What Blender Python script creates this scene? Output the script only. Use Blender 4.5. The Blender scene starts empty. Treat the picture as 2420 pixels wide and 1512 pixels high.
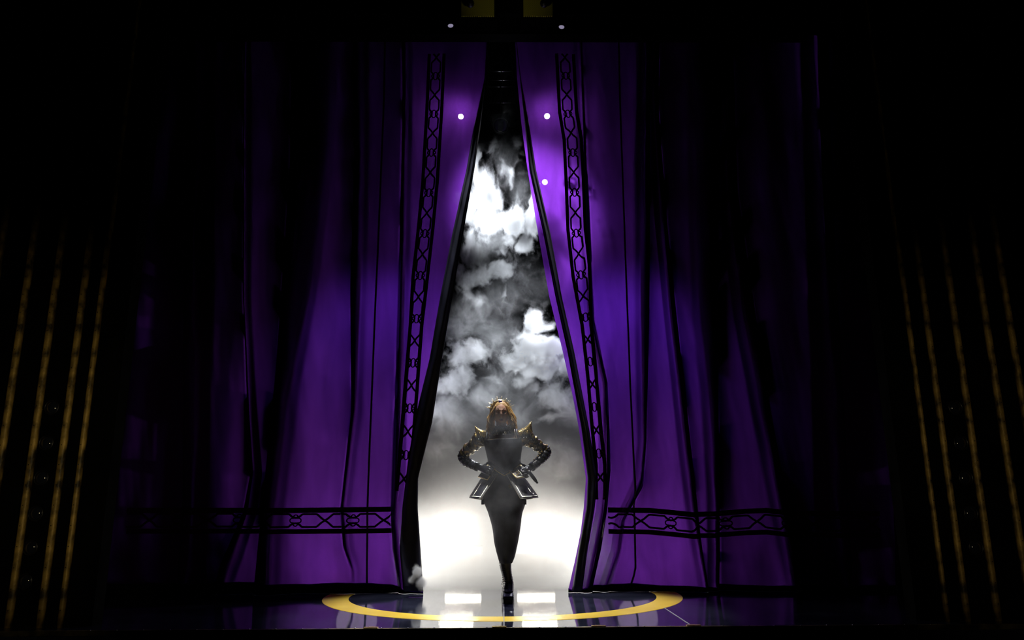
import bpy, bmesh, math, random
import numpy as np
from math import sin, cos, pi, radians, atan, sqrt
from mathutils import Vector, Matrix, noise

random.seed(7)
S = bpy.context.scene
COL = S.collection

# ------------------------------------------------------------------ camera
FPX = 1800.0                       # focal length in pixels of the 2420 x 1512 frame
CH = 0.8614                        # camera height above the stage floor
PITCH = atan((1187 - 756) / FPX)
YAW = atan(23 / FPX) * cos(PITCH)
ROLL = radians(0.3)
F_ = Vector((sin(YAW) * cos(PITCH), cos(YAW) * cos(PITCH), sin(PITCH)))
r0 = Vector((cos(YAW), -sin(YAW), 0)); u0 = r0.cross(F_)
R_ = r0 * cos(ROLL) - u0 * sin(ROLL); U_ = u0 * cos(ROLL) + r0 * sin(ROLL)
cd = bpy.data.cameras.new('camera'); cam = bpy.data.objects.new('camera', cd); COL.objects.link(cam)
cd.sensor_width = 36; cd.lens = 36 * FPX / 2420; cd.clip_start = .05; cd.clip_end = 60
M3 = Matrix((R_, U_, -F_)).transposed()
cam.matrix_world = Matrix.Translation((0, 0, CH)) @ M3.to_4x4()
S.camera = cam


def ray(px, py): return F_ * FPX + R_ * (px - 1210) - U_ * (py - 756)
def at(px, py, Y):
    d = ray(px, py); return d * (Y / d.y) + Vector((0, 0, CH))
def fl(px, py):
    d = ray(px, py); return d * (-CH / d.z) + Vector((0, 0, CH))


# ------------------------------------------------------------------ world, exposure, lights
w = bpy.data.worlds.new('world'); S.world = w; w.use_nodes = True
w.node_tree.nodes['Background'].inputs[0].default_value = (0, 0, 0, 1)
w.node_tree.nodes['Background'].inputs[1].default_value = 0
S.view_settings.view_transform = 'Standard'; S.view_settings.look = 'None'
S.view_settings.exposure = 0; S.view_settings.gamma = 1; S.view_settings.use_curve_mapping = False
cy = S.cycles
cy.max_bounces = 6; cy.diffuse_bounces = 3; cy.glossy_bounces = 3; cy.transmission_bounces = 3
cy.transparent_max_bounces = 12; cy.volume_bounces = 0
cy.caustics_reflective = False; cy.caustics_refractive = False
cy.sample_clamp_indirect = 6
cy.volume_step_rate = 4.0; cy.volume_max_steps = 256


def lamp(name, kind, loc, target, power, col=(1, 1, 1), **k):
    l = bpy.data.lights.new(name, kind); o = bpy.data.objects.new(name, l); COL.objects.link(o)
    o.location = loc
    if target is not None:
        o.rotation_euler = (Vector(target) - Vector(loc)).to_track_quat('-Z', 'Y').to_euler()
    l.energy = power; l.color = col
    for a, v in k.items(): setattr(l, a, v)
    return o


YC = 7.85        # curtain line
YP = 7.19        # performer
YB = 9.95        # rear blinders
YF = 5.73        # front edge of the stage
# the rear blinders' own light (white, slightly warm), facing the audience
ZB = [-at(1187, y, YB).z for y in (1404, 1419, 1462, 1490)]      # heights of the two rows, from their mirror images in the floor
BLIND = ((1056, 1138, ZB[0], ZB[1], 4), (1046, 1119, ZB[2], ZB[3], 12), (1221, 1307, ZB[0], ZB[1], 4), (1233, 1310, ZB[2], ZB[3], 12))
for px0, px1, z0, z1, pw in BLIND:
    xa, xb = at(px0, 1190, YB).x, at(px1, 1190, YB).x
    lamp('blinder_glow', 'AREA', ((xa + xb) / 2, YB - .06, (z0 + z1) / 2), ((xa + xb) / 2 * 1.0, 7, (z0 + z1) / 2), pw, (1, .94, .80),
         shape='RECTANGLE', size=xb - xa, size_y=z1 - z0, spread=radians(150))
# white beams in the rig behind the opening
lamp('rear_beam', 'SPOT', (-.9, 12.2, 6.4), at(1190, 470, 8.7), 5200, (.9, .95, 1), spot_size=radians(20), spot_blend=.8, shadow_soft_size=.10)
lamp('rear_beam', 'SPOT', (.9, 12.2, 6.2), at(1225, 800, 8.7), 2300, (.9, .95, 1), spot_size=radians(24), spot_blend=1, shadow_soft_size=.10)
lamp('side_beam', 'SPOT', (-2.3, 8.8, 3.9), at(1190, 480, 9.0), 1100, (.92, .96, 1), spot_size=radians(36), spot_blend=1, shadow_soft_size=.12)
lamp('side_beam', 'SPOT', (-2.3, 8.8, 1.9), at(1170, 900, 9.0), 480, (.92, .96, 1), spot_size=radians(38), spot_blend=.7, shadow_soft_size=.12)
lamp('side_beam', 'SPOT', (2.3, 8.8, 3.1), at(1250, 800, 9.0), 1350, (.92, .96, 1), spot_size=radians(34), spot_blend=.8, shadow_soft_size=.12)
# washes behind the two curtain halves
for px, py, yy, tx, ty, pw, sz, c in ((1040, 420, 8.7, 985, 850, 15, 90, (.72, .66, 1)), (925, 700, 8.9, 925, 900, 44, 115, (.56, .50, 1)), (850, 1290, 8.9, 840, 1290, 18, 120, (.95, .85, .95)),
                              (1340, 420, 8.7, 1400, 800, 17, 96, (.70, .62, 1)), (1440, 700, 8.9, 1440, 900, 58, 118, (.48, .40, 1)), (1500, 1290, 8.9, 1510, 1290, 18, 120, (.95, .85, .95))):
    lamp('curtain_wash', 'SPOT', at(px, py, yy), at(tx, ty, YC), pw, c, spot_size=radians(sz), spot_blend=1, shadow_soft_size=.22)
# added fill spots hidden behind the curtains, brightening the low haze
for sd in (-1, 1):
    lamp('haze_fill', 'SPOT', (sd * 1.75, 8.75, .42), (0, 8.6, .36), 520, (1, .95, .84), spot_size=radians(80), spot_blend=1, shadow_soft_size=.15)
# two beams from behind the header, down on to the performer and the ring
lamp('overhead_beam', 'SPOT', (-.52, 7.69, 5.9), (-.1, 6.75, .4), 500, (.95, .97, 1), spot_size=radians(36), spot_blend=.5, shadow_soft_size=.04)
lamp('overhead_beam', 'SPOT', (.52, 7.69, 5.9), (.1, 6.75, .4), 820, (1, .96, .92), spot_size=radians(36), spot_blend=.5, shadow_soft_size=.04)
lamp('crown_fill', 'SPOT', (0.02, 8.02, 5.5), at(1187, 1010, YP), 420, (1, .98, .93), spot_size=radians(20), spot_blend=.6, shadow_soft_size=.03)  # added backlight to brighten the hair and crown
# added fill spots: one for the flown bars, one for the loudspeaker grilles
lamp('rig_fill', 'SPOT', at(1187, 330, 8.05), at(1187, 160, 9.0), 12, (.85, .92, 1), spot_size=radians(38), spot_blend=.5, shadow_soft_size=.05)
lamp('rig_fill', 'SPOT', at(1200, 60, 6.2), at(1200, -60, 7.2), 2.8, (1, .95, .7), spot_size=radians(60), spot_blend=1, shadow_soft_size=.05)
# added warm fill spots on the audience side, lighting the gilded side columns
lamp('column_fill', 'SPOT', (-1.6, 3.2, 1.0), (-3.5, 5.8, 1.25), 55, (1, .82, .45), spot_size=radians(56), spot_blend=1, shadow_soft_size=.2)
lamp('column_fill', 'SPOT', (1.6, 3.2, 1.0), (3.6, 5.8, 1.25), 30, (1, .82, .5), spot_size=radians(56), spot_blend=1, shadow_soft_size=.2)


# ------------------------------------------------------------------ helpers
def tag(o, label=None, cat=None, group=None, kind=None):
    if label: o['label'] = label
    if cat: o['category'] = cat
    if group: o['group'] = group
    if kind: o['kind'] = kind
    return o


def empty(name, loc, label=None, cat=None, group=None):
    o = bpy.data.objects.new(name, None); COL.objects.link(o); o.location = loc
    o.empty_display_size = .1
    return tag(o, label, cat, group)


def wl(o):
    v = Vector((0, 0, 0))
    while o is not None:
        v += Vector(o.location); o = o.parent
    return v


class MB:
    """collects shapes given in world space, then links them as one mesh object"""
    def __init__(s): s.v = []; s.f = []; s.m = []; s.mi = 0
    def add(s, vs, fs):
        b = len(s.v); s.v += [tuple(x) for x in vs]; s.f += [tuple(b + i for i in q) for q in fs]; s.m += [s.mi] * len(fs)
    def box(s, lo, hi):
        x0, y0, z0 = lo; x1, y1, z1 = hi
        s.add([(x0, y0, z0), (x1, y0, z0), (x1, y1, z0), (x0, y1, z0), (x0, y0, z1), (x1, y0, z1), (x1, y1, z1), (x0, y1, z1)],
              [(0, 3, 2, 1), (4, 5, 6, 7), (0, 1, 5, 4), (1, 2, 6, 5), (2, 3, 7, 6), (3, 0, 4, 7)])
    def rings(s, rs, cap=True, closed=False):
        n = len(rs[0]); vs = [p for r in rs for p in r]; fs = []
        m = len(rs)
        for i in range(m if closed else m - 1):
            for j in range(n):
                a = i * n + j; b = i * n + (j + 1) % n; c = ((i + 1) % m) * n + (j + 1) % n; d = ((i + 1) % m) * n + j
                fs.append((a, b, c, d))
        if cap and not closed:
            fs.append(tuple(range(n - 1, -1, -1))); fs.append(tuple((m - 1) * n + j for j in range(n)))
        s.add(vs, fs)
    def tube(s, pts, rad, n=8, closed=False, flat=1.0):
        pts = [Vector(p) for p in pts]; m = len(pts)
        if not hasattr(rad, '__len__'): rad = [rad] * m
        ref = Vector((0, 0, 1)); rs = []; prev = None
        for i, p in enumerate(pts):
            if closed: t = pts[(i + 1) % m] - pts[i - 1]
            else: t = pts[min(i + 1, m - 1)] - pts[max(i - 1, 0)]
            t.normalize()
            if prev is None:
                a = t.cross(ref)
                if a.length < .05: a = t.cross(Vector((0, 1, 0)))
            else: a = prev - t * prev.dot(t)
            a.normalize(); prev = a; b = t.cross(a)
            rs.append([p + (a * cos(2 * pi * k / n) + b * sin(2 * pi * k / n) * flat) * rad[i] for k in range(n)])
        s.rings(rs, closed=closed)
    def sphere(s, c, r, n=8, m=5, sc=(1, 1, 1)):
        c = Vector(c); rs = []
        for i in range(m + 1):
            a = pi * i / m; a = min(max(a, .12), pi - .12)
            rs.append([c + Vector((r * sc[0] * sin(a) * cos(2 * pi * k / n), r * sc[1] * sin(a) * sin(2 * pi * k / n), -r * sc[2] * cos(a))) for k in range(n)])
        s.rings(rs)
    def cone(s, a, b, ra, rb, n=8): s.tube([a, b], [ra, rb], n)
    def stud(s, c, r, d=(0, -1, 0)):
        c = Vector(c); d = Vector(d).normalized(); a = d.orthogonal().normalized(); b = d.cross(a)
        s.add([c + a * r, c + b * r, c - a * r, c - b * r, c + d * r * .9], [(0, 1, 4), (1, 2, 4), (2, 3, 4), (3, 0, 4), (3, 2, 1, 0)])
    def build(s, name, mat, parent=None, smooth=True, sub=0, recalc=False):
        off = wl(parent) if parent is not None else Vector((0, 0, 0))
        me = bpy.data.meshes.new(name)
        me.from_pydata([(x - off.x, y - off.y, z - off.z) for x, y, z in s.v], [], s.f)
        mats = mat if isinstance(mat, (list, tuple)) else [mat]
        for q in mats: me.materials.append(q)
        if len(mats) > 1: me.polygons.foreach_set('material_index', s.m)
        if smooth: me.polygons.foreach_set('use_smooth', [k == 0 for k in s.m] if len(mats) > 1 else [True] * len(me.polygons))
        if recalc:
            bm = bmesh.new(); bm.from_mesh(me); bmesh.ops.recalc_face_normals(bm, faces=bm.faces); bm.to_mesh(me); bm.free()
        me.update()
        o = bpy.data.objects.new(name, me); COL.objects.link(o)
        if parent is not None: o.parent = parent
        if sub:
            md = o.modifiers.new('sub', 'SUBSURF'); md.levels = sub; md.render_levels = sub
        return o


def mat(name, base=(.5, .5, .5), rough=.5, metal=0, spec=.5, emit=None, es=0, coat=0):
    m = bpy.data.materials.new(name); m.use_nodes = True
    b = m.node_tree.nodes['Principled BSDF']
    b.inputs['Base Color'].default_value = (*base, 1); b.inputs['Roughness'].default_value = rough
    b.inputs['Metallic'].default_value = metal; b.inputs['Specular IOR Level'].default_value = spec
    b.inputs['Coat Weight'].default_value = coat
    if emit: b.inputs['Emission Color'].default_value = (*emit, 1); b.inputs['Emission Strength'].default_value = es
    return m


def noisy(m, c1, c2, scale=8, detail=4, bump=0, bscale=40, rough=None, stretch=(1, 1, 1), lo=.35, hi=.65):
    """mottled base colour (and a bump) for an existing principled material"""
    nt = m.node_tree; N = nt.nodes; L = nt.links; b = N['Principled BSDF']
    tc = N.new('ShaderNodeTexCoord'); mp = N.new('ShaderNodeMapping'); mp.inputs['Scale'].default_value = stretch
    L.new(tc.outputs['Object'], mp.inputs[0])
    n = N.new('ShaderNodeTexNoise'); n.inputs['Scale'].default_value = scale; n.inputs['Detail'].default_value = detail
    L.new(mp.outputs[0], n.inputs['Vector'])
    r = N.new('ShaderNodeValToRGB'); r.color_ramp.elements[0].position = lo; r.color_ramp.elements[1].position = hi
    r.color_ramp.elements[0].color = (*c1, 1); r.color_ramp.elements[1].color = (*c2, 1)
    L.new(n.outputs['Fac'], r.inputs[0]); L.new(r.outputs[0], b.inputs['Base Color'])
    if bump:
        n2 = N.new('ShaderNodeTexNoise'); n2.inputs['Scale'].default_value = bscale; n2.inputs['Detail'].default_value = 3
        L.new(mp.outputs[0], n2.inputs['Vector'])
        bp = N.new('ShaderNodeBump'); bp.inputs['Strength'].default_value = bump; bp.inputs['Distance'].default_value = .01
        L.new(n2.outputs['Fac'], bp.inputs['Height']); L.new(bp.outputs[0], b.inputs['Normal'])
    if rough:
        mr = N.new('ShaderNodeMapRange'); mr.inputs[3].default_value = rough[0]; mr.inputs[4].default_value = rough[1]
        L.new(n.outputs['Fac'], mr.inputs[0]); L.new(mr.outputs[0], b.inputs['Roughness'])
    return m


M = {}
M['black'] = noisy(mat('black_paint', rough=.95, spec=.0), (.002, .002, .002), (.004, .004, .004), 3)
M['velvet'] = noisy(mat('black_velour', rough=.95, spec=.1), (.0015, .0015, .0018), (.003, .003, .004), 20)
M['blackmetal'] = noisy(mat('black_metal', rough=.35, metal=.6), (.01, .01, .012), (.03, .03, .035), 30)
M['steel'] = noisy(mat('brushed_steel', rough=.25, metal=1), (.5, .5, .52), (.7, .7, .72), 60)
M['floor'] = noisy(mat('gloss_floor', rough=.1, spec=.6), (.016, .018, .034), (.034, .037, .065), 2.5, 6, bump=.012, bscale=7, rough=(.03, .10))
M['yellow'] = noisy(mat('yellow_vinyl', rough=.3, spec=.3), (.88, .58, .04), (.98, .70, .07), 3, 3, bump=.02)
M['gold'] = noisy(mat('gold_metal', rough=.3, metal=1), (.75, .5, .14), (.95, .72, .3), 40)
M['studgold'] = noisy(mat('stud_metal', rough=.22, metal=1), (.7, .62, .45), (.95, .88, .7), 60)
M['riser'] = noisy(mat('stage_riser', rough=.9, spec=.1), (.001, .001, .001), (.002, .002, .002), 5)


M['nosing'] = noisy(mat('worn_brass_nosing', rough=.4, metal=.8), (.05, .045, .035), (.42, .33, .15), 9)
M['seam'] = mat('pale_seam', (.6, .6, .65), .3, metal=.3)


def curtain_mat(name, c, t_amt=.75, see=.025):
    m = bpy.data.materials.new(name); m.use_nodes = True; nt = m.node_tree; N = nt.nodes; L = nt.links
    N.remove(N['Principled BSDF']); out = N['Material Output']
    tc = N.new('ShaderNodeTexCoord'); mp = N.new('ShaderNodeMapping'); mp.inputs['Scale'].default_value = (3, 3, .7)
    L.new(tc.outputs['Object'], mp.inputs[0])
    n = N.new('ShaderNodeTexNoise'); n.inputs['Scale'].default_value = 2.2; n.inputs['Detail'].default_value = 6; n.inputs['Distortion'].default_value = .6
    L.new(mp.outputs[0], n.inputs['Vector'])
    n2 = N.new('ShaderNodeTexNoise'); n2.inputs['Scale'].default_value = 260; n2.inputs['Detail'].default_value = 2
    L.new(tc.outputs['Object'], n2.inputs['Vector'])
    mx = N.new('ShaderNodeMath'); mx.operation = 'ADD'
    m1 = N.new('ShaderNodeMapRange'); m1.inputs[1].default_value = .3; m1.inputs[2].default_value = .7; m1.inputs[3].default_value = .78; m1.inputs[4].default_value = 1.1
    L.new(n.outputs['Fac'], m1.inputs[0])
    m2 = N.new('ShaderNodeMapRange'); m2.inputs[3].default_value = -.12; m2.inputs[4].default_value = .12
    L.new(n2.outputs['Fac'], m2.inputs[0]); L.new(m1.outputs[0], mx.inputs[0]); L.new(m2.outputs[0], mx.inputs[1])
    vm = N.new('ShaderNodeVectorMath'); vm.operation = 'SCALE'; vm.inputs[0].default_value = c; L.new(mx.outputs[0], vm.inputs['Scale'])
    tr = N.new('ShaderNodeBsdfTranslucent'); L.new(vm.outputs[0], tr.inputs[0])
    df = N.new('ShaderNodeBsdfDiffuse'); df.inputs[0].default_value = (c[0] * .4, c[1] * .4, c[2] * .4, 1)
    gl = N.new('ShaderNodeBsdfSheen') if hasattr(bpy.types, 'ShaderNodeBsdfSheen') else df
    mix = N.new('ShaderNodeMixShader'); mix.inputs[0].default_value = t_amt
    L.new(df.outputs[0], mix.inputs[1]); L.new(tr.outputs[0], mix.inputs[2])
    if see > 0:
        tp = N.new('ShaderNodeBsdfTransparent'); tp.inputs[0].default_value = (.96, .92, 1, 1)
        mix2 = N.new('ShaderNodeMixShader'); mix2.inputs[0].default_value = see
        L.new(mix.outputs[0], mix2.inputs[1]); L.new(tp.outputs[0], mix2.inputs[2]); L.new(mix2.outputs[0], out.inputs[0])
    else: L.new(mix.outputs[0], out.inputs[0])
    return m


M['purple'] = curtain_mat('purple_satin', (.135, .022, .33))
M['trim'] = curtain_mat('dark_braid', (.05, .012, .055), .5, 0)
M['lining'] = noisy(mat('dark_lining', rough=.5, spec=.3), (.014, .014, .030), (.030, .030, .060), 6, stretch=(1, 1, .3), bump=.2, bscale=12)

# ------------------------------------------------------------------ the setting
b = MB(); b.box((-6, YF, -.12), (6, 15, 0)); tag(b.build('floor', M['floor'], smooth=False), kind='structure')
b = MB(); b.box((-6, YF + .03, -1.2), (6, YF + .2, -.12)); tag(b.build('wall_front', M['riser'], smooth=False), 'black riser under the front edge of the stage', kind='structure')
b = MB(); b.box((-6, 14.3, 0), (6, 14.45, 8)); tag(b.build('wall_back', M['black'], smooth=False), kind='structure')
b = MB(); b.box((-6.1, YF + .1, 0), (-6, 14.3, 8)); b.box((-6, 5.95, 0), (-3.0, 6.1, 8)); tag(b.build('wall_left', M['black'], smooth=False), kind='structure')
b = MB(); b.box((6, YF + .1, 0), (6.1, 14.3, 8)); b.box((3.05, 5.95, 0), (6, 6.1, 8)); tag(b.build('wall_right', M['black'], smooth=False), kind='structure')
b = MB(); b.box((-6, YF + .1, 8), (6, 14.45, 8.1)); tag(b.build('ceiling', M['black'], smooth=False), kind='structure')
# header beam that hides the curtain track
zt = at(1187, 87, 7.5).z
b = MB(); b.box((-3.4, 7.45, zt), (3.4, 7.6, 8)); b.box((-3.4, 7.35, zt + .18), (3.4, 7.45, zt + .24)); b.box((-3.4, 7.35, zt + .55), (3.4, 7.45, zt + .6))
tag(b.build('trim_1', M['velvet'], smooth=False), 'black header across the top of the curtains', kind='structure')

# unseen black drapes, added to keep the backlight off the outer curtain
for sd in (-1, 1):
    b = MB(); rs = []
    for z in np.linspace(0, 7.4, 12):
        row = [(sd * (2.30 + (4.4 - 2.30) * k / 60), 8.35 + .04 * sin(k * 1.1), z) for k in range(61)]
        row += [(x, y + .012, z) for x, y, z in reversed(row)]; rs.append(row)
    b.rings(rs)
    tag(b.build('light_blocker', M['velvet']), 'unseen black drape added to block light behind the %s half of the purple curtain' % ('left' if sd < 0 else 'right'), 'drape')

# metal nosing along the stage front
b = MB(); b.box((-5.0, YF - .012, -.03), (5.0, YF + .014, .004)); nose = b.build('trim_2', M['nosing'], smooth=False); tag(nose, 'dark metal nosing along the front edge of the stage', kind='structure')
b = MB()
x = -2.9
sx = .1855
b.stud((-2.6, YF + .001, .004), .005, (0, 0, 1))
while x < 3.2:
    b.sphere((x, YF + .001, .005), .0065, 6, 4, (1, 1, .6)); x += sx
b.build('screw_heads', M['steel'], nose)
for px in (880, 1180, 1415, 1642):
    p = fl(px, 1482); b = MB(); b.box((p.x - .05, YF - .005, .004), (p.x + .05, YF + .03, .011)); b.box((p.x - .02, YF + .02, .004), (p.x + .02, YF + .06, .008))
    b.build('catch_plate', M['gold'], nose, smooth=False)

# seams of the floor panels
for px0, py0, px1, py1 in ((1187, 1400, 1191, 1483), (1572, 1436, 1643, 1484)):
    a = fl(px0, py0); c = fl(px1, py1); b = MB(); b.box((c.x - .0035, YF + .02, 0), (c.x + .0035, a.y, .0025))
    tag(b.build('trim_3', M['seam'], smooth=False), 'thin bright seam between the floor panels', kind='structure')

# yellow ring
RC = 7.733
b = MB(); n = 160
for (r_in, r_out) in ((1.452, 1.69),):
    vs = []; fs = []
    for i in range(n + 1):
        a = radians(-108 + 216 * i / n)
        vs += [(-.005 + r * sin(a), RC - r * cos(a), z) for r, z in ((r_in, 0), (r_in + .002, .002), (r_out - .002, .002), (r_out, 0))]
    for i in range(n):
        p, q = i * 4, (i + 1) * 4
        for k in range(3): fs.append((p + k, q + k, q + k + 1, p + k + 1))
    b.add(vs, fs)
tag(b.build('floor_ring', M['yellow'], smooth=False), 'wide yellow ring laid on the black gloss floor around the performer', 'floor marking')


# ------------------------------------------------------------------ curtains
def poly(pts, Y=YC):
    """pixel polyline of a hanging line -> x as a function of height on the curtain plane"""
    q = sorted(((at(px, py, Y).z, at(px, py, Y).x) for px, py in pts))
    zs = [a for a, _ in q]; xs = [c for _, c in q]
    def f(z): return float(np.interp(z, zs, xs))
    f.zs = zs; f.xs = xs
    def arr(z): return np.interp(z, zs, xs)
    f.arr = arr
    return f


def ribbon(mb, pts, wdt, dep, ypos):
    """flat band of width wdt along 2D points (x, z), lying at depth ypos(x, z), dep thick"""
    m = len(pts); rs = []
    for i, (x, z) in enumerate(pts):
        x0, z0 = pts[max(i - 1, 0)]; x1, z1 = pts[min(i + 1, m - 1)]
        tx, tz = x1 - x0, z1 - z0; l = math.hypot(tx, tz) or 1; nx, nz = -tz / l * wdt / 2, tx / l * wdt / 2
        ya = ypos(x + nx, z + nz); yb = ypos(x - nx, z - nz)
        rs.append([(x + nx, ya - dep, z + nz), (x - nx, yb - dep, z - nz), (x - nx, yb, z - nz), (x + nx, ya, z + nz)])
    mb.rings(rs)


class Curtain:
    def __init__(s, side, xi, bands, hem, xout, label):
        s.side = side; s.xi = xi; s.bands = bands; s.xout = xout
        hx = sorted((at(px, py, YC).x, at(px, py, YC).z) for px, py in hem)
        s.hem = lambda x: float(np.interp(x, [a for a, _ in hx], [c for _, c in hx]))
        s.top = zt + .25
        s.root = empty('stage_curtain', (side * 1.5, YC, 0), label, 'curtain')
        s.seed = 3.0 if side < 0 else 11.0
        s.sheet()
    def g(s, x, z):
        """depth of the front face of the cloth"""
        d = s.side
        y = YC + .022 * sin(x * 7.3 + s.seed + .25 * z) + .007 * sin(x * 17.1 + 2 * s.seed - .45 * z)
        y += .030 * noise.noise(Vector((x * 1.7 + s.seed, z * .35, 1.3))) + .009 * noise.noise(Vector((x * 6 + z * .9, z * 1.3, s.seed)))
        y += .0045 * noise.noise(Vector((x * 16 + z * 2.1, z * 2.4, s.seed)))
        k = max(0., 1 - z / .9); y += .03 * k * noise.noise(Vector((x * 4 + z * 2, z * 3, s.seed + 5)))
        y += .05 * max(0., .5 - z) * sin(x * 9)
        for xa, xb in s.bands:
            a = xa(z); bb = xb(z); wd = abs(a - bb)
            t = (x - a) * d          # >0 : outward of the band's far edge
            if t > 0: y += min(.10, wd * 1.5) * math.exp(-t / .10)
            else:
                t2 = min(1, max(0, (t + wd + .05) / (wd + .05)))
                if t > -wd - .05: y -= min(.05, wd) * sin(pi * t2)
        return y
    def sheet(s):
        d = s.side; nz = 170
        vs_rows = []
        spans = []        # (fa, fb, depth offset a, depth offset b, n, front?)
        cur = s.xi
        for xa, xb in s.bands:
            spans.append((cur, xb, 0, 0, 'f')); spans.append((xb, xa, 0, 0, 'b1'))
            cur = xa
        spans.append((cur, s.xout, 0, 0, 'f'))
        zref = 2.2
        cols = []
        for i, (fa, fb, da, db, kd) in enumerate(spans):
            wd = max(abs(fa(z) - fb(z)) for z in (.2, 1, 2, 3, 4.5)); n = max(3, int(wd / .022)) if kd == 'f' else max(3, int(wd / .03))
            for k in range(n + (1 if i == len(spans) - 1 else 0)):
                cols.append((fa, fb, da, db, kd, k / n))
        V = []
        for j in range(nz + 1):
            v = j / nz
            v = v ** 1.15
            for (fa, fb, da, db, kd, t) in cols:
                zz = s.top * v
                x = fa(zz) * (1 - t) + fb(zz) * t
                zh = s.hem(x)
                z = zh + (s.top - zh) * v
                x = fa(z) * (1 - t) + fb(z) * t
                wd = abs(fa(z) - fb(z))
                y = s.g(x, z)
                if kd in ('b2', 'b3'):
                    sc = min(1, wd / .03)
                    y += (da * (1 - t) + db * t) * sc
                    if kd == 'b2': x += (s.side * .012 * sin(pi * t)) * 0
                V.append((x, y, z))
        nc = len(cols); F = []
        for j in range(nz):
            for i in range(nc - 1):
                a = j * nc + i; F.append((a, a + 1, a + nc + 1, a + nc))
        b = MB(); b.add(V, F); s.cloth = b.build('cloth', M['purple'], s.root)
        # added opaque strips behind the pleats, blocking the backlight to darken the bands
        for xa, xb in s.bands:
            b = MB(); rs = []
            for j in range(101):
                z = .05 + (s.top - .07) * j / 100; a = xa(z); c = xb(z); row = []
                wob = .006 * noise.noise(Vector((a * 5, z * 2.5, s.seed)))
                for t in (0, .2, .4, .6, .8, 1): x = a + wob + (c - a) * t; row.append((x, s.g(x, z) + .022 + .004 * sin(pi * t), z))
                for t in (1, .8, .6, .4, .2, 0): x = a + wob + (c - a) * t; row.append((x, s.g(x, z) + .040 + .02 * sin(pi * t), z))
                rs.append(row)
            b.rings(rs); b.build('pleat_light_block', M['velvet'], s.root)
        # rolled hem along the bottom
        b = MB(); b.tube([(V[i][0], V[i][1] - .002, V[i][2] + .006) for i in range(0, nc)], .006, 5); b.build('bottom_hem', M['purple'], s.root)
        b = MB(); rs = []  # black strip from hem to floor, standing in for the shade there
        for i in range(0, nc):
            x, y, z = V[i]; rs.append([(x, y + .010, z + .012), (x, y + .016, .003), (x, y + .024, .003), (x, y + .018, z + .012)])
        b.rings(rs); b.build('hem_shade_strip', M['velvet'], s.root)
    def yf(s, off=.004): return lambda x, z: s.g(x, z) - off
    def seam(s, pts, wdt=.018):
        f = poly(pts); z0, z1 = f.zs[0], f.zs[-1]; b = MB()
        ribbon(b, [(f(z0 + (z1 - z0) * i / 80), z0 + (z1 - z0) * i / 80) for i in range(81)], wdt, .006, s.yf(.002))
        return b.build('seam', M['lining'], s.root)
    def lining(s, xo, z1=None):
        """dark facing folded back along the leading edge"""
        b = MB(); top = s.top; n = 120; rs = []
        for j in range(n + 1):
            v = j / n; z = .03 + (top - .03) * v
            a = s.xi(z) - s.side * .004; c = xo(z); row = []
            for k in range(9):
                t = k / 8; x = a + (c - a) * t
                row.append((x, s.g(x, z) - .010 - .022 * sin(pi * t) - .010 * sin(pi * t * 3 + z * 1.3), z))
            for k in range(8, -1, -1):
                t = k / 8; x = a + (c - a) * t
                row.append((x, s.g(x, z) - .004, z))
            rs.append(row)
        b.rings(rs); return b.build('edge_lining', M['lining'], s.root)
    def chain(s, centre, half, period, wdt, name='braid_chain', foils=True, phase=0.0):
        """interlaced hexagons and quatrefoils along a list of (x, z) points"""
        P = [Vector(p) for p in centre]; L = [0]
        for a, c in zip(P, P[1:]): L.append(L[-1] + (c - a).length)
        def pos(t, off):
            t = min(max(t, 0), L[-1] - 1e-5)
            i = max(0, int(np.searchsorted(L, t)) - 1); i = min(i, len(P) - 2)
            k = (t - L[i]) / (L[i + 1] - L[i]); p = P[i].lerp(P[i + 1], k); d = (P[i + 1] - P[i]).normalized()
            return (p.x - d.y * off, p.y + d.x * off)
        key = ((0, .38), (.07, .62), (.11, 1), (.36, 1), (.44, .35), (.5, 0), (.56, -.35), (.64, -1), (.89, -1), (.93, -.62), (1, -.38))
        ks = [a for a, _ in key]; kv = [c for _, c in key]
        def off(t):
            u = t / period + phase; c = math.floor(u); val = float(np.interp(u - c, ks, kv)); return val * (-1 if c % 2 else 1) * half
        b = MB(); n = int(L[-1] / (period / 44))
        for sg in (1, -1):
            for ex in (0, .3):
                pts = [pos(L[-1] * i / n, sg * off(L[-1] * i / n) * (1 - ex * .0) + 0) for i in range(n + 1)]
                if ex == 0: ribbon(b, pts, wdt, .005, s.yf(.003))
        k = math.ceil(phase)
        while (k - phase) * period < L[-1]:
            t0 = (k - phase) * period
            if t0 > half and t0 < L[-1] - half:
                q = []
                for i in range(41):
                    a = 2 * pi * i / 40; r = half * (.46 + .42 * abs(cos(2 * a)) ** .9)
                    q.append(pos(t0 + r * cos(a), r * sin(a)))
                ribbon(b, q, wdt * .6, .005, s.yf(.003))
            k += 1
        return b.build(name, M['trim'], s.root)
    def stripe(s, pts, wdt, name='braid_stripe'):
        b = MB(); q = []
        for a, c in zip(pts, pts[1:]):
            m = max(2, int(math.hypot(c[0] - a[0], c[1] - a[1]) / .025))
            q += [(a[0] + (c[0] - a[0]) * i / m, a[1] + (c[1] - a[1]) * i / m) for i in range(m)]
        q.append(pts[-1]); ribbon(b, q, wdt, .006, s.yf(.0025)); return b.build(name, M['trim'], s.root)


def w2(pts): return [(at(px, py, YC).x, at(px, py, YC).z) for px, py in pts]


def split_h(cur, pts, fn):
    fn(w2(pts))


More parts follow.
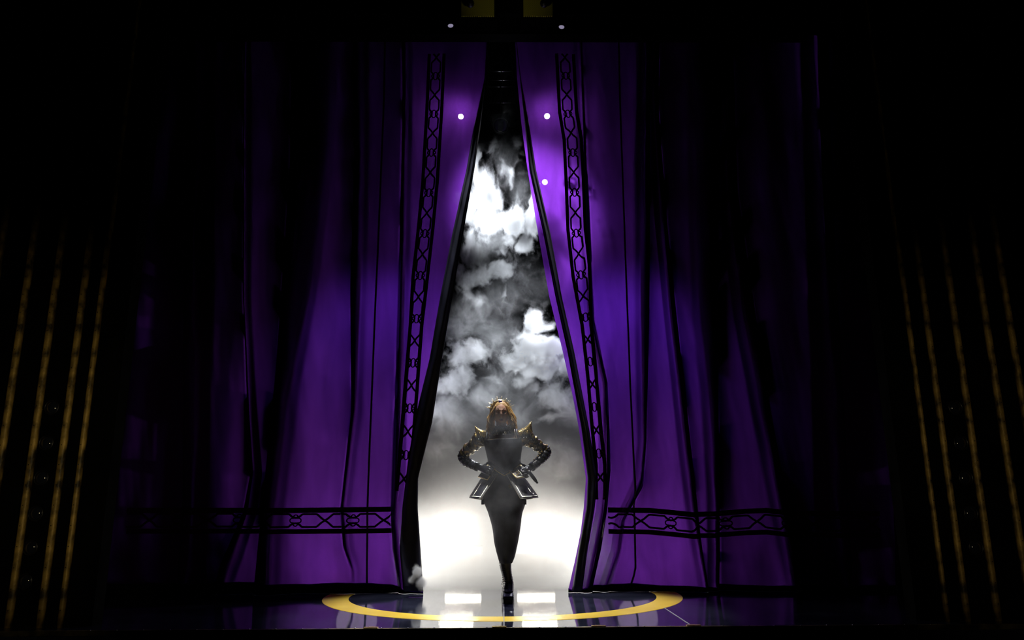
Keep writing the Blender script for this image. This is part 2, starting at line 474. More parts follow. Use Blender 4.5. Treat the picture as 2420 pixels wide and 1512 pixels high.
# left half
Lxi = poly([(1152, 70), (1151, 130), (1147, 185), (1140, 250), (1133, 310), (1120, 400), (1094, 550), (1069, 700), (1044, 850), (1021, 1000), (988, 1130), (987, 1200), (994, 1300), (1001, 1400)])
Lxo = poly([(1152, 70), (1145, 185), (1131, 250), (1119, 300), (1102, 400), (1070, 550), (1042, 700), (1016, 850), (988, 960), (975, 1020), (962, 1100), (950, 1200), (945, 1300), (955, 1400)])
LB = [(poly([(950, 90), (952, 228), (944, 598), (930, 1043), (926, 1150), (924, 1230), (928, 1300), (944, 1400)]), poly([(962, 90), (964, 228), (957, 598), (948, 1043), (946, 1120), (937, 1230), (944, 1300), (956, 1400)])),
      (poly([(835, 90), (838, 376), (829, 672), (832, 970), (806, 1200), (812, 1290), (833, 1345), (836, 1400)]), poly([(862, 90), (862, 376), (856, 672), (846, 970), (817, 1200), (826, 1290), (838, 1345), (838, 1400)])),
      (poly([(690, 90), (685, 376), (667, 672), (652, 895), (630, 1117), (616, 1250), (600, 1400)]), poly([(790, 90), (778, 376), (740, 672), (700, 895), (672, 1117), (655, 1250), (650, 1400)])),
      (poly([(575, 90), (572, 700), (592, 1117), (574, 1211), (520, 1330), (500, 1400)]), poly([(580, 90), (580, 700), (606, 1117), (594, 1211), (560, 1318), (530, 1400)])),
      (poly([(440, 90), (436, 700), (432, 1180), (420, 1400)]), poly([(500, 90), (490, 700), (478, 1180), (470, 1400)]))]
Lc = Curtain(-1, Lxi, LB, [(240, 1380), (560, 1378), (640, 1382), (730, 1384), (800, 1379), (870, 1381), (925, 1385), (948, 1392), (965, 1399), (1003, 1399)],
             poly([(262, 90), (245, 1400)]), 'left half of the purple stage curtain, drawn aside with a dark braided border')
Lc.lining(Lxo)
Lc.seam([(909, 95), (907, 228), (892, 598), (874, 1043), (868, 1200), (866, 1378)])
LV = [(1032, 130), (1026, 265), (1016, 431), (1006, 537), (993, 655), (983, 768), (974, 887), (966, 993), (958, 1090), (952, 1160)]
Lc.chain(w2(LV), .052, .475, .018, phase=.40)
for dx in (-17, 18):
    Lc.stripe(w2([(x + dx * (1 if y < 700 else .8), y) for x, y in LV]), .036)
Lc.chain(w2([(300, 1229), (560, 1229), (700, 1230), (926, 1229)]), .062, .58, .019, phase=.13)
Lc.stripe(w2([(300, 1206), (560, 1206), (700, 1206), (927, 1203)]), .050)
Lc.stripe(w2([(300, 1255), (560, 1255), (700, 1256), (928, 1254)]), .046)

# right half
Rxi = poly([(1216, 70), (1222, 185), (1232, 290), (1247, 400), (1272, 550), (1298, 700), (1330, 832), (1352, 930), (1367, 1010), (1384, 1130), (1379, 1200), (1371, 1260), (1357, 1330), (1343, 1392), (1343, 1400)])
Rx1 = poly([(1217, 70), (1240, 290), (1251, 400), (1284, 550), (1312, 700), (1341, 832), (1373, 1010), (1388, 1130), (1385, 1200), (1366, 1300), (1350, 1400)])
Rxo = poly([(1218, 70), (1231, 185), (1243, 250), (1252, 300), (1267, 400), (1300, 550), (1327, 700), (1357, 832), (1391, 1010), (1412, 1130), (1405, 1200), (1388, 1300), (1374, 1400)])
RB = [(poly([(1372, 90), (1387, 427), (1404, 755), (1436, 900), (1441, 1000), (1444, 1110), (1436, 1200), (1420, 1300), (1398, 1400)]), poly([(1368, 90), (1378, 427), (1391, 755), (1424, 900), (1425, 1000), (1427, 1110), (1420, 1200), (1401, 1300), (1382, 1400)])),
      (poly([(1536, 90), (1536, 376), (1534, 750), (1528, 1043), (1520, 1150), (1476, 1230), (1466, 1300), (1436, 1395)]), poly([(1520, 90), (1512, 376), (1512, 750), (1518, 1043), (1510, 1130), (1466, 1230), (1456, 1300), (1426, 1395)])),
      (poly([(1560, 90), (1556, 228), (1578, 524), (1600, 747), (1632, 1043), (1648, 1191), (1656, 1271), (1674, 1390)]), poly([(1545, 90), (1542, 228), (1560, 524), (1580, 747), (1612, 1043), (1630, 1191), (1642, 1271), (1662, 1390)])),
      (poly([(1700, 90), (1698, 524), (1697, 747), (1700, 969), (1703, 1191), (1704, 1390)]), poly([(1632, 90), (1640, 524), (1648, 747), (1672, 969), (1685, 1191), (1688, 1390)])),
      (poly([(1735, 90), (1745, 450), (1786, 747), (1822, 969), (1864, 1191), (1900, 1390)]), poly([(1700.5, 90), (1708, 450), (1745, 747), (1785, 969), (1828, 1191), (1865, 1390)])),
      (poly([(1960, 90), (1980, 700), (2010, 1390)]), poly([(1900, 90), (1920, 700), (1945, 1390)]))]
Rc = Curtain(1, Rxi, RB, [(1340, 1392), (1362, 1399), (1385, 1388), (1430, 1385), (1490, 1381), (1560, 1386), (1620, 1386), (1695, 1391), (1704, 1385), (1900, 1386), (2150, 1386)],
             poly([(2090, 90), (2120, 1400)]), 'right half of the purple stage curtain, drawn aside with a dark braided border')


def lining2(s, fa, fb):
    b = MB(); n = 120; rs = []
    for j in range(n + 1):
        z = .02 + (s.top - .02) * j / n; a = fa(z); c = fb(z); row = []
        for k in range(9):
            t = k / 8; x = a + (c - a) * t; row.append((x, s.g(x, z) - .010 - .022 * sin(pi * t) - .010 * sin(pi * t * 3 + z * 1.3), z))
        for k in range(8, -1, -1):
            t = k / 8; x = a + (c - a) * t; row.append((x, s.g(x, z) - .004, z))
        rs.append(row)
    b.rings(rs); return b.build('edge_lining', M['lining'], s.root)


lining2(Rc, Rx1, Rxo)
Rc.seam([(1462, 95), (1465, 228), (1478, 598), (1490, 900), (1500, 1117), (1503, 1350), (1492, 1380)])
RV = [(1334, 130), (1341, 267), (1352, 333), (1357, 438), (1361, 544), (1373, 653), (1385, 769), (1398, 885), (1409, 1016), (1418, 1100), (1418, 1180)]
Rc.chain(w2(RV), .052, .475, .018, phase=.40)
for dx in (-19, 21):
    Rc.stripe(w2([(x + dx * (1 if y < 700 else .5), y) for x, y in RV]), .036)
RH = [(1440, 0), (1535, 1), (1590, 6), (1635, 11), (1700, 9), (1760, 3), (1810, 1), (1870, 8), (2080, 9)]
Rc.chain(w2([(x, 1230 + d) for x, d in RH]), .062, .58, .019, phase=.95)
Rc.stripe(w2([(x, 1205 + d) for x, d in RH]), .050)
Rc.stripe(w2([(x, 1256 + d) for x, d in RH]), .046)

# ------------------------------------------------------------------ smoke
def smoke_mat(name, col, aniso):
    m = bpy.data.materials.new(name); m.use_nodes = True; nt = m.node_tree; N = nt.nodes; L = nt.links
    N.remove(N['Principled BSDF'])
    v = N.new('ShaderNodeVolumePrincipled'); v.inputs['Color'].default_value = (*col, 1); v.inputs['Anisotropy'].default_value = aniso
    v.inputs['Density'].default_value = 1.0; v.inputs['Density Attribute'].default_value = 'density'
    L.new(v.outputs[0], N['Material Output'].inputs['Volume']); return m


def smoke_volume(name, label, lo, hi, vox, blobs, base, warp, wisp, mtl, group=None):
    """a real 3D density field: ellipsoid puffs warped and frayed by noise, sampled into a volume grid.
    blobs: (centre, radii, weight, crispness)"""
    vol = bpy.data.volumes.new(name); o = bpy.data.objects.new(name, vol); COL.objects.link(o)
    vol.materials.append(mtl)
    ng = bpy.data.node_groups.new(name, 'GeometryNodeTree')
    ng.interface.new_socket(name='Geometry', in_out='INPUT', socket_type='NodeSocketGeometry')
    ng.interface.new_socket(name='Geometry', in_out='OUTPUT', socket_type='NodeSocketGeometry')
    N = ng.nodes; L = ng.links; out = N.new('NodeGroupOutput')
    pos = N.new('GeometryNodeInputPosition').outputs[0]
    def put(sock, v):
        if isinstance(v, bpy.types.NodeSocket): L.new(v, sock)
        else: sock.default_value = v
    def mth(op, a, b_=None, c=None):
        n = N.new('ShaderNodeMath'); n.operation = op; put(n.inputs[0], a)
        if b_ is not None: put(n.inputs[1], b_)
        if c is not None: put(n.inputs[2], c)
        return n.outputs[0]
    def vm(op, a, b_=None, s=None):
        n = N.new('ShaderNodeVectorMath'); n.operation = op; put(n.inputs[0], a)
        if b_ is not None: put(n.inputs[1], b_)
        if s is not None: put(n.inputs['Scale'], s)
        return n.outputs['Value'] if op in ('LENGTH', 'DOT_PRODUCT', 'DISTANCE') else n.outputs['Vector']
    def nz(vec, scale, detail, colour=False, dist=0, rough=.5):
        n = N.new('ShaderNodeTexNoise'); n.inputs['Scale'].default_value = scale; n.inputs['Detail'].default_value = detail
        n.inputs['Distortion'].default_value = dist; n.inputs['Roughness'].default_value = rough; put(n.inputs['Vector'], vec)
        return n.outputs['Color'] if colour else n.outputs[0]
    p = pos
    p = vm('MULTIPLY', p, (1, .35, 1))          # billows are longer along the stage depth than across it
    for sc, amt, det in warp:
        q = vm('SUBTRACT', nz(p, sc, det, True), (.5, .5, .5)); p = vm('ADD', p, vm('SCALE', q, s=amt))
    fb = nz(p, wisp[0], 7, dist=wisp[3], rough=.68) if wisp else None
    tot = None
    for cls in (1, 0):                       # 1: crisp-edged puffs, 0: soft veils
        acc = None
        for c, r, wgt, crisp in blobs:
            if (crisp <= .75) != bool(cls): continue
            d = vm('LENGTH', vm('DIVIDE', vm('SUBTRACT', p, (c[0], c[1] * .35, c[2])), (r[0] * 1.25, r[1] * .5, r[2] * 1.25)))
            mr = N.new('ShaderNodeMapRange'); mr.interpolation_type = 'SMOOTHSTEP'; put(mr.inputs[0], d)
            mr.inputs[1].default_value = 1.0; mr.inputs[2].default_value = 0.0; mr.inputs[3].default_value = 0; mr.inputs[4].default_value = 1.0 if cls else wgt
            if cls:
                wv = mr.outputs[0]
                acc = (wv, mth('MULTIPLY', wv, float(wgt))) if acc is None else (mth('MAXIMUM', acc[0], wv), mth('MAXIMUM', acc[1], mth('MULTIPLY', wv, float(wgt))))
            else:
                acc = mr.outputs[0] if acc is None else mth('ADD', acc, mr.outputs[0])
        if acc is None: continue
        if cls:
            e = mth('MULTIPLY_ADD', mth('SUBTRACT', fb, .5), wisp[1], acc[0])
            mr = N.new('ShaderNodeMapRange'); mr.interpolation_type = 'SMOOTHSTEP'; put(mr.inputs[0], e)
            mr.inputs[1].default_value = .30; mr.inputs[2].default_value = .30 + wisp[2]; mr.inputs[3].default_value = 0; mr.inputs[4].default_value = 1
            v = mth('MULTIPLY', mr.outputs[0], mth('ADD', acc[1], 0.3))
        else:
            mr = N.new('ShaderNodeMapRange'); put(mr.inputs[0], fb); mr.inputs[1].default_value = .36; mr.inputs[2].default_value = .66
            mr.inputs[3].default_value = .1; mr.inputs[4].default_value = 1.7
            v = mth('MULTIPLY', acc, mr.outputs[0])
        tot = v if tot is None else mth('ADD', tot, v)
    # settled haze: dense near the floor, thinning with height
    sx_ = N.new('ShaderNodeSeparateXYZ'); put(sx_.inputs[0], p)
    for z0, z1, v in base:
        mr = N.new('ShaderNodeMapRange'); mr.interpolation_type = 'SMOOTHSTEP'; put(mr.inputs[0], sx_.outputs[2])
        mr.inputs[1].default_value = z0; mr.inputs[2].default_value = z1; mr.inputs[3].default_value = v; mr.inputs[4].default_value = 0
        tot = mr.outputs[0] if tot is None else mth('ADD', tot, mr.outputs[0])
    # fade at the borders of the grid so that the cloud has no box edge
    sp = N.new('ShaderNodeSeparateXYZ'); put(sp.inputs[0], pos)
    for ax in range(3):
        for a, c in ((lo[ax], lo[ax] + .18), (hi[ax], hi[ax] - .18)):
            if ax == 2 and a == lo[2]: continue
            mr = N.new('ShaderNodeMapRange'); mr.interpolation_type = 'SMOOTHSTEP'; put(mr.inputs[0], sp.outputs[ax])
            mr.inputs[1].default_value = a; mr.inputs[2].default_value = c; mr.inputs[3].default_value = 0; mr.inputs[4].default_value = 1
            tot = mth('MULTIPLY', tot, mr.outputs[0])
    tot = mth('MAXIMUM', tot, 0.0)
    vc = N.new('GeometryNodeVolumeCube'); put(vc.inputs['Density'], tot)
    vc.inputs['Min'].default_value = lo; vc.inputs['Max'].default_value = hi
    for i, k in enumerate(('Resolution X', 'Resolution Y', 'Resolution Z')): vc.inputs[k].default_value = max(2, int((hi[i] - lo[i]) / vox[i]))
    sm = N.new('GeometryNodeSetMaterial'); L.new(vc.outputs[0], sm.inputs[0]); sm.inputs['Material'].default_value = mtl
    L.new(sm.outputs[0], out.inputs[0])
    md = o.modifiers.new('cloud', 'NODES'); md.node_group = ng
    return tag(o, label, 'smoke', group, 'stuff')


M['smoke'] = smoke_mat('white_smoke', (.93, .95, 1), .25)
M['haze'] = smoke_mat('warm_haze', (1, .985, .94), .45)
YS = 8.75
def B(px, py, rx, rz, w, crisp=.6, Y=YS, ry=.34):
    k = Y / FPX * 1.03
    return (at(px, py, Y), (rx * k, ry, rz * k), w, crisp)


D = 6.0
puffs = [
    # dense bright bank in the upper left of the opening
    B(1126, 365, 20, 70, 1.0 * D, .5), B(1142, 455, 46, 62, 1.0 * D, .5), B(1135, 520, 45, 50, .9 * D, .5), B(1205, 510, 50, 50, 1.0 * D, .5),
    B(1252, 525, 36, 50, 1.0 * D, .5), B(1264, 470, 12, 34, .8 * D, .5), B(1240, 575, 30, 26, .8 * D, .6),
    # thin grey veils above it
    B(1175, 305, 40, 34, .035 * D, .9), B(1200, 370, 30, 50, .02 * D, .9), B(1145, 315, 16, 30, .10 * D, .8), B(1225, 445, 30, 24, .03 * D, .9),
    B(1098, 500, 26, 60, .9 * D, .5), B(1100, 560, 24, 30, .8 * D, .6), B(1085, 640, 20, 44, .45 * D, .7), B(1200, 560, 34, 24, .5 * D, .6),
    # torn white shreds on the left
    B(1115, 590, 42, 30, .45 * D, .7), B(1150, 560, 40, 36, .2 * D, .9), B(1150, 642, 72, 24, .75 * D, .5), B(1100, 660, 30, 40, .6 * D, .6), B(1200, 630, 28, 14, .45 * D, .6), B(1125, 715, 16, 14, .5 * D, .8),
    # grey body between
    B(1110, 750, 66, 66, .13 * D, .95), B(1190, 700, 56, 50, .08 * D, .95), B(1180, 800, 60, 60, .10 * D, .95), B(1260, 660, 50, 60, .03 * D, .95), B(1190, 900, 60, 60, .08 * D, .95),
    # cumulus puff on the right
    B(1258, 765, 30, 38, 1.2 * D, .35), B(1245, 815, 48, 46, 1.3 * D, .35), B(1218, 852, 38, 34, 1.3 * D, .35), B(1292, 832, 46, 42, 1.3 * D, .35), B(1320, 870, 44, 44, 1.1 * D, .4),
    B(1270, 880, 60, 34, .9 * D, .45), B(1235, 905, 30, 20, .5 * D, .6), B(1310, 930, 50, 46, .45 * D, .7), B(1345, 960, 30, 50, .35 * D, .8),
    # left bank
    B(1135, 840, 42, 46, .6 * D, .6), B(1098, 850, 50, 54, .4 * D, .7), B(1085, 915, 56, 44, .55 * D, .6), B(1115, 905, 30, 30, .5 * D, .6), B(1050, 970, 50, 60, .32 * D, .8), B(1075, 1000, 50, 50, .25 * D, .9),
    B(1150, 945, 40, 26, .18 * D, .9), B(1235, 970, 40, 46, .16 * D, .9), B(1190, 960, 160, 60, .05 * D, .9),
    B(1195, 395, 14, 10, .18 * D, .6), B(1228, 350, 12, 9, .14 * D, .6), B(1175, 345, 14, 10, .2 * D, .6), B(1215, 415, 12, 16, .2 * D, .6), B(1265, 740, 8, 16, .9 * D, .4), B(1285, 775, 16, 12, .6 * D, .5), B(1180, 590, 24, 9, .35 * D, .6),
    B(1195, 695, 12, 8, .3 * D, .6), B(1100, 700, 20, 16, .3 * D, .7), B(1170, 905, 22, 10, .2 * D, .7), B(1255, 925, 20, 14, .45 * D, .6), B(1300, 985, 30, 16, .25 * D, .7),
    # low banks beside the performer
    B(1040, 1070, 60, 46, .22 * D, .9), B(1330, 1080, 70, 46, .24 * D, .9), B(1345, 1340, 60, 26, .3 * D, .8),
]
lo = at(965, 1402, 8.2); hi = at(1430, 190, 9.3)
smoke_volume('smoke_cloud', 'white smoke billowing through the gap between the purple curtains, above the performer', (-1.22, 8.0, .01), (1.22, 9.86, 6.25), (.0105, .022, .0105), puffs,
             ((.7, 2.3, .28), (.3, 1.15, .5), (.05, .5, .5)), ((1.1, .35, 1), (3.5, .22, 2), (9, .13, 3), (24, .055, 3)), (5.2, 3.4, .26, .9), M['smoke'])
# a small puff in front of the hem of the left curtain and a thin veil round the performer
smoke_volume('smoke_puff', 'small grey puff of smoke curling round the bottom corner of the left curtain', (-1.15, 7.3, .02), (-.62, 7.9, .55), (.009, .009, .009),
             (B(985, 1352, 17, 24, 34, .6, 7.6, .12), B(995, 1378, 16, 20, 30, .6, 7.6, .12), B(975, 1368, 10, 14, 22, .6, 7.6, .1)), (), ((9, .08, 3), (25, .03, 2)), (14, 1.3, .5, .4), M['smoke'])


smoke_volume('smoke_veil', 'thin veil of smoke drifting in front of the performer', (-.62, 6.62, .25), (.62, 7.0, 2.0), (.02, .02, .02),
             [((.0, 6.81, 1.05), (.40, .17, .70), .75, .9)], (), ((2.5, .15, 2),), (3.0, 1.3, .5, .6), M['smoke'])

# ------------------------------------------------------------------ the performer
M['skin'] = noisy(mat('skin', rough=.5, spec=.35), (.50, .27, .18), (.58, .33, .23), 12)
M['skin'].node_tree.nodes['Principled BSDF'].inputs['Subsurface Weight'].default_value = .15
M['leather'] = noisy(mat('black_leather', rough=.38, spec=.5), (.010, .011, .016), (.022, .024, .034), 18, bump=.25, bscale=60)
M['navy'] = noisy(mat('navy_black_cloth', rough=.7, spec=.3), (.012, .013, .020), (.026, .028, .040), 14, bump=.2, bscale=120)
M['bronze'] = noisy(mat('bronze_lame', rough=.30, metal=.85), (.05, .036, .012), (.38, .26, .07), 22, 5, bump=.5, bscale=45, lo=.4, hi=.7)
M['palegold'] = noisy(mat('pale_gold', rough=.3, metal=.45), (.85, .66, .30), (1, .88, .6), 40)
M['lip'] = mat('lips', (.25, .03, .04), .35)
M['eye'] = mat('eyeball', (.75, .73, .7), .2)
M['iris'] = mat('iris', (.05, .03, .02), .2)
M['bluegem'] = mat('violet_gem', (.05, .02, .35), .1, spec=.8)
M['tileyellow'] = mat('yellow_tile', (.75, .5, .03), .25, metal=.5)
M['tilepale'] = mat('pale_tile', (.75, .62, .52), .25, metal=.4)
hm = bpy.data.materials.new('golden_hair'); hm.use_nodes = True
nt = hm.node_tree; pb = nt.nodes['Principled BSDF']; pb.inputs['Roughness'].default_value = .45; pb.inputs['Base Color'].default_value = (.36, .20, .06, 1)
tr = nt.nodes.new('ShaderNodeBsdfTranslucent'); tr.inputs[0].default_value = (.9, .70, .32, 1)
hn = nt.nodes.new('ShaderNodeTexNoise'); hn.inputs['Scale'].default_value = 55; hr = nt.nodes.new('ShaderNodeValToRGB')
hr.color_ramp.elements[0].color = (.30, .18, .06, 1); hr.color_ramp.elements[1].color = (.85, .62, .28, 1)
nt.links.new(hn.outputs[0], hr.inputs[0]); nt.links.new(hr.outputs[0], pb.inputs['Base Color'])
ms = nt.nodes.new('ShaderNodeMixShader'); ms.inputs[0].default_value = .4
nt.links.new(pb.outputs[0], ms.inputs[1]); nt.links.new(tr.outputs[0], ms.inputs[2]); nt.links.new(ms.outputs[0], nt.nodes['Material Output'].inputs[0])
M['hair'] = hm


def P(px, py, dy=0.0): return at(px, py, YP + dy)
KX = (P(1200, 1100) - P(1190, 1100)).x / 10          # metres per pixel at the performer
def C1(cx, cy, dy=0.0): return P(1040 + cx / 5.04, 920 + cy / 5.04, dy)      # upper body measured on an enlargement
def C3(cx, cy, dy=0.0): return P(1180 + cx / 10.8, 1060 + cy / 10.8, dy)
def C2(cx, cy, dy=0.0): return P(1100 + cx / 4.555, 1180 + cy / 4.554, dy)


base = fl(1200, 1423)
who = empty('person', (base.x, YP, 0), 'performer in spiked gold crown and black studded costume, standing hands on hips in the opening', 'person')


def ell(c, rx, ry, n=28, e=1.0, tilt=0.0):
    """horizontal super-ellipse ring round c"""
    out = []
    for k in range(n):
        a = 2 * pi * k / n; ca, sa = cos(a), sin(a)
        x = rx * abs(sa) ** e * (1 if sa >= 0 else -1); y = -ry * abs(ca) ** e * (1 if ca >= 0 else -1)
        out.append(Vector((c[0] + x, c[1] + y, c[2] + tilt * y)))
    return out


def smooth_path(pts, n):
    """Catmull-Rom through tuples (any length)"""
    pts = [np.array(p, float) for p in pts]; out = []
    for i in range(len(pts) - 1):
        p0 = pts[max(i - 1, 0)]; p1 = pts[i]; p2 = pts[i + 1]; p3 = pts[min(i + 2, len(pts) - 1)]
        for k in range(n):
            t = k / n
            out.append(.5 * ((2 * p1) + (-p0 + p2) * t + (2 * p0 - 5 * p1 + 4 * p2 - p3) * t * t + (-p0 + 3 * p1 - 3 * p2 + p3) * t ** 3))
    out.append(pts[-1]); return out


def sweep(mb, pts, n_sub=6, n=14, fn=None, flat=1.0):
    """limb: pts are (Vector, radius); fn(u, angle) adds to the radius"""
    q = smooth_path([(*p, r) for p, r in pts], n_sub); m = len(q)
    prev = None; rs = []
    for i in range(m):
        p = Vector(q[i][:3]); t = (Vector(q[min(i + 1, m - 1)][:3]) - Vector(q[max(i - 1, 0)][:3])).normalized()
        if prev is None: a = t.cross(Vector((0, 1, 0))).normalized()
        else: a = (prev - t * prev.dot(t)).normalized()
        prev = a; b_ = t.cross(a); r = q[i][3]; row = []
        for k in range(n):
            an = 2 * pi * k / n; rr = r + (fn(i / (m - 1), an) if fn else 0)
            row.append(p + a * cos(an) * rr + b_ * sin(an) * rr * flat)
        rs.append(row)
    mb.rings(rs); return q


# --- head (sculpted from a sphere) --------------------------------------
hc = C1(727, 292, .0)                      # centre of the head
HW, HD, HH = .074, .095, .118
def face_pt(u, v):
    """u: longitude (0 = front), v: latitude -pi/2 .. pi/2"""
    x = sin(u) * cos(v); y = -cos(u) * cos(v); z = sin(v)
    wx = HW; 
    if z < 0: wx *= 1 - .34 * (-z) ** 1.5              # jaw narrows to the chin
    p = Vector((x * wx, y * HD, z * HH))
    if y > 0: p.y *= 1.1
    f = max(0., -y) ** 1.5
    X, Z = p.x, p.z
    def gs(cx, cz, sx, sz): return math.exp(-((X - cx) / sx) ** 2 - ((Z - cz) / sz) ** 2)
    d = 0
    d += .020 * gs(0, -.022, .010, .020) + .010 * gs(0, .008, .007, .022)                  # nose
    d += .006 * (gs(.011, -.032, .006, .006) + gs(-.011, -.032, .006, .006))
    d -= .014 * (gs(.029, .010, .014, .010) + gs(-.029, .010, .014, .010))                 # eye sockets
    d += .006 * (gs(.027, .027, .020, .007) + gs(-.027, .027, .020, .007))                 # brow
    d += .006 * (gs(.040, -.016, .016, .014) + gs(-.040, -.016, .016, .014))               # cheeks
    d += .007 * gs(0, -.060, .018, .005) - .005 * gs(0, -.066, .016, .002) + .007 * gs(0, -.072, .016, .005)   # lips
    d += .008 * gs(0, -.100, .018, .014) - .004 * gs(0, -.084, .02, .005)                  # chin
    p.y -= d * f
    return p
b = MB(); nu, nv = 72, 56; rows = []
for j in range(nv + 1):
    v = -pi / 2 + pi * j / nv; v = max(min(v, pi / 2 - .03), -pi / 2 + .03)
    rows.append([hc + face_pt(2 * pi * k / nu, v) for k in range(nu)])
b.rings(rows)
# ears
for sd in (-1, 1): b.sphere(hc + Vector((sd * .073, .012, -.002)), .022, 10, 8, (.4, .7, 1.3))
# neck, torso, pelvis as one sequence of sections
def sec(pxl, pxr, py, ry, dy=0.0, n=28, e=1.0):
    l, r = P(pxl, py, dy), P(pxr, py, dy); c = (l + r) / 2; return ell(c, (r.x - l.x) / 2, ry, n, e)
b.rings([sec(1173, 1196, 990, .050, .02), sec(1173, 1196, 1006, .052, .02), sec(1170, 1200, 1016, .058, .015), sec(1152, 1224, 1026, .075, .01), sec(1146, 1232, 1038, .095),
         sec(1150, 1230, 1056, .105), sec(1154, 1228, 1075, .098), sec(1156, 1227, 1090, .092), sec(1160, 1224, 1105, .085), sec(1157, 1226, 1125, .09), sec(1157, 1228, 1150, .10), sec(1162, 1226, 1170, .10)])
# arms down to the hands
LA = [(C1(520, 560, .02), .062), (C1(455, 610, .03), .052), (C1(350, 700, .07), .046), (C1(275, 790, .11), .043), (C1(330, 855, .06), .037), (C1(440, 915, -.02), .029), (C1(500, 940, -.07), .024)]
RA = [(C1(945, 570, .02), .062), (C1(1040, 590, .03), .052), (C1(1150, 660, .07), .046), (C1(1245, 735, .11), .043), (C1(1190, 825, .06), .037), (C1(1090, 920, -.02), .029), (C1(1050, 950, -.06), .024)]
sweep(b, LA); sweep(b, RA)
# legs: the front leg under the skirt, the rear one a step behind it
FL = [(P(1203, 1160, .02), .085), (P(1203, 1215, .04), .070), (P(1200, 1270, .05), .055), (P(1196, 1320, .03), .044), (P(1198, 1360, .02), .038), (P(1202, 1398, .02), .028)]
RL = [(P(1182, 1160, .02), .085), (P(1186, 1215, .08), .075), (P(1191, 1270, .16), .055), (P(1196, 1318, .28), .042), (P(1200, 1350, .36), .036), (P(1203, 1384, .40), .028)]
sweep(b, FL); sweep(b, RL)
body = b.build('body', M['skin'], who, recalc=True)
md = body.modifiers.new('fuse', 'REMESH'); md.mode = 'VOXEL'; md.voxel_size = .0055; md.use_smooth_shade = True
dg = bpy.context.evaluated_depsgraph_get(); bpy.context.view_layer.update()
me = bpy.data.meshes.new_from_object(body.evaluated_get(dg)); body.modifiers.clear(); old = body.data; body.data = me; me.name = 'body'
if not me.materials: me.materials.append(M['skin'])
# eyes and lips
for sd in (-1, 1):
    ec = hc + Vector((sd * .028, -HD * .905 + .0165, .010)); b = MB(); b.sphere(ec, .0115, 14, 10); e = b.build('eye', M['eye'], who)
    b = MB(); b.sphere(ec + Vector((0, -.0100, -.001)), .0050, 12, 8, (1, .45, 1)); b.build('iris', M['iris'], e)
    b = MB(); b.sphere(ec + Vector((0, .0005, .0035)), .0130, 14, 10, (1.15, .95, .75)); b.build('eyelid', M['skin'], who)
    b = MB(); b.tube([ec + Vector((sd * (-.014 + .030 * t), -.014 - .003 * sin(pi * t), .024 + .006 * sin(pi * t))) for t in (0, .25, .5, .75, 1)], [.001, .0025, .003, .0025, .001], 6); b.build('eyebrow', M['iris'], who)
for nm, zz, rr in (('upper_lip', -.061, .0042), ('lower_lip', -.070, .0052)):
    b = MB(); b.tube([hc + Vector((.022 * t, -HD * (.93 - .10 * t * t) - .0065 + .006 * t * t, zz + (.001 if rr < .005 else 0) * (1 - abs(t)))) for t in np.linspace(-1, 1, 9)], [rr * (1 - .75 * abs(t) ** 2) for t in np.linspace(-1, 1, 9)], 8)
    b.build(nm, M['lip'], who)

# --- hair ----------------------------------------------------------------
b = MB(); rnd = random.Random(4)
# skull cap of hair
rows = []
for j in range(15):
    v = -.05 + (pi / 2 - .05) * j / 14
    rows.append([hc + Vector((sin(u) * cos(v) * (HW + .010), (-cos(u) * cos(v)) * (HD + .008) + (.026 if cos(u) > .1 else .012) * (1 - sin(v)), sin(v) * (HH + .006))) for u in [2 * pi * k / 40 for k in range(40)]])
b.rings(rows)
def lock(start, end, swing, rad, amp, waves, ph, n=26):
    pts = []; rs_ = []
    for i in range(n):
        t = i / (n - 1)
        p = start.lerp(end, t) + Vector((swing.x * sin(pi * min(1, t * 1.15)), swing.y * sin(pi * t), 0))
        p += Vector((cos(t * waves * 2 * pi + ph), .8 * sin(t * waves * 2 * pi + ph), 0)) * amp * t
        pts.append(p); rs_.append(rad * (.55 + .75 * sin(pi * min(1, t * .8 + .15))) * (1 - .75 * max(0, t - .75) * 4 * .9))
    b.tube(pts, rs_, 6)
for i in range(190):
    sd = -1 if i % 2 else 1; a = rnd.uniform(.62, 2.95)            # angle from the front
    s0 = hc + Vector((sd * sin(a) * .070, -cos(a) * .085 + .012, rnd.uniform(-.01, .080)))
    wide = .105 if sd < 0 else .122
    low = rnd.uniform(-.27, -.14)
    e0 = hc + Vector((sd * (sin(min(a, 1.9)) * wide * rnd.uniform(.70, 1.28)), -cos(a) * .080 + .015, low))
    if a < 1.0: e0.x = hc.x + sd * rnd.uniform(.066, .115); e0.y = hc.y - .055
    lock(s0, e0, Vector((sd * rnd.uniform(.014, .036), 0, 0)), rnd.uniform(.0038, .0075), rnd.uniform(.007, .017), rnd.uniform(2.0, 3.4), rnd.uniform(0, 6.3))
hair = b.build('hair', M['hair'], who)

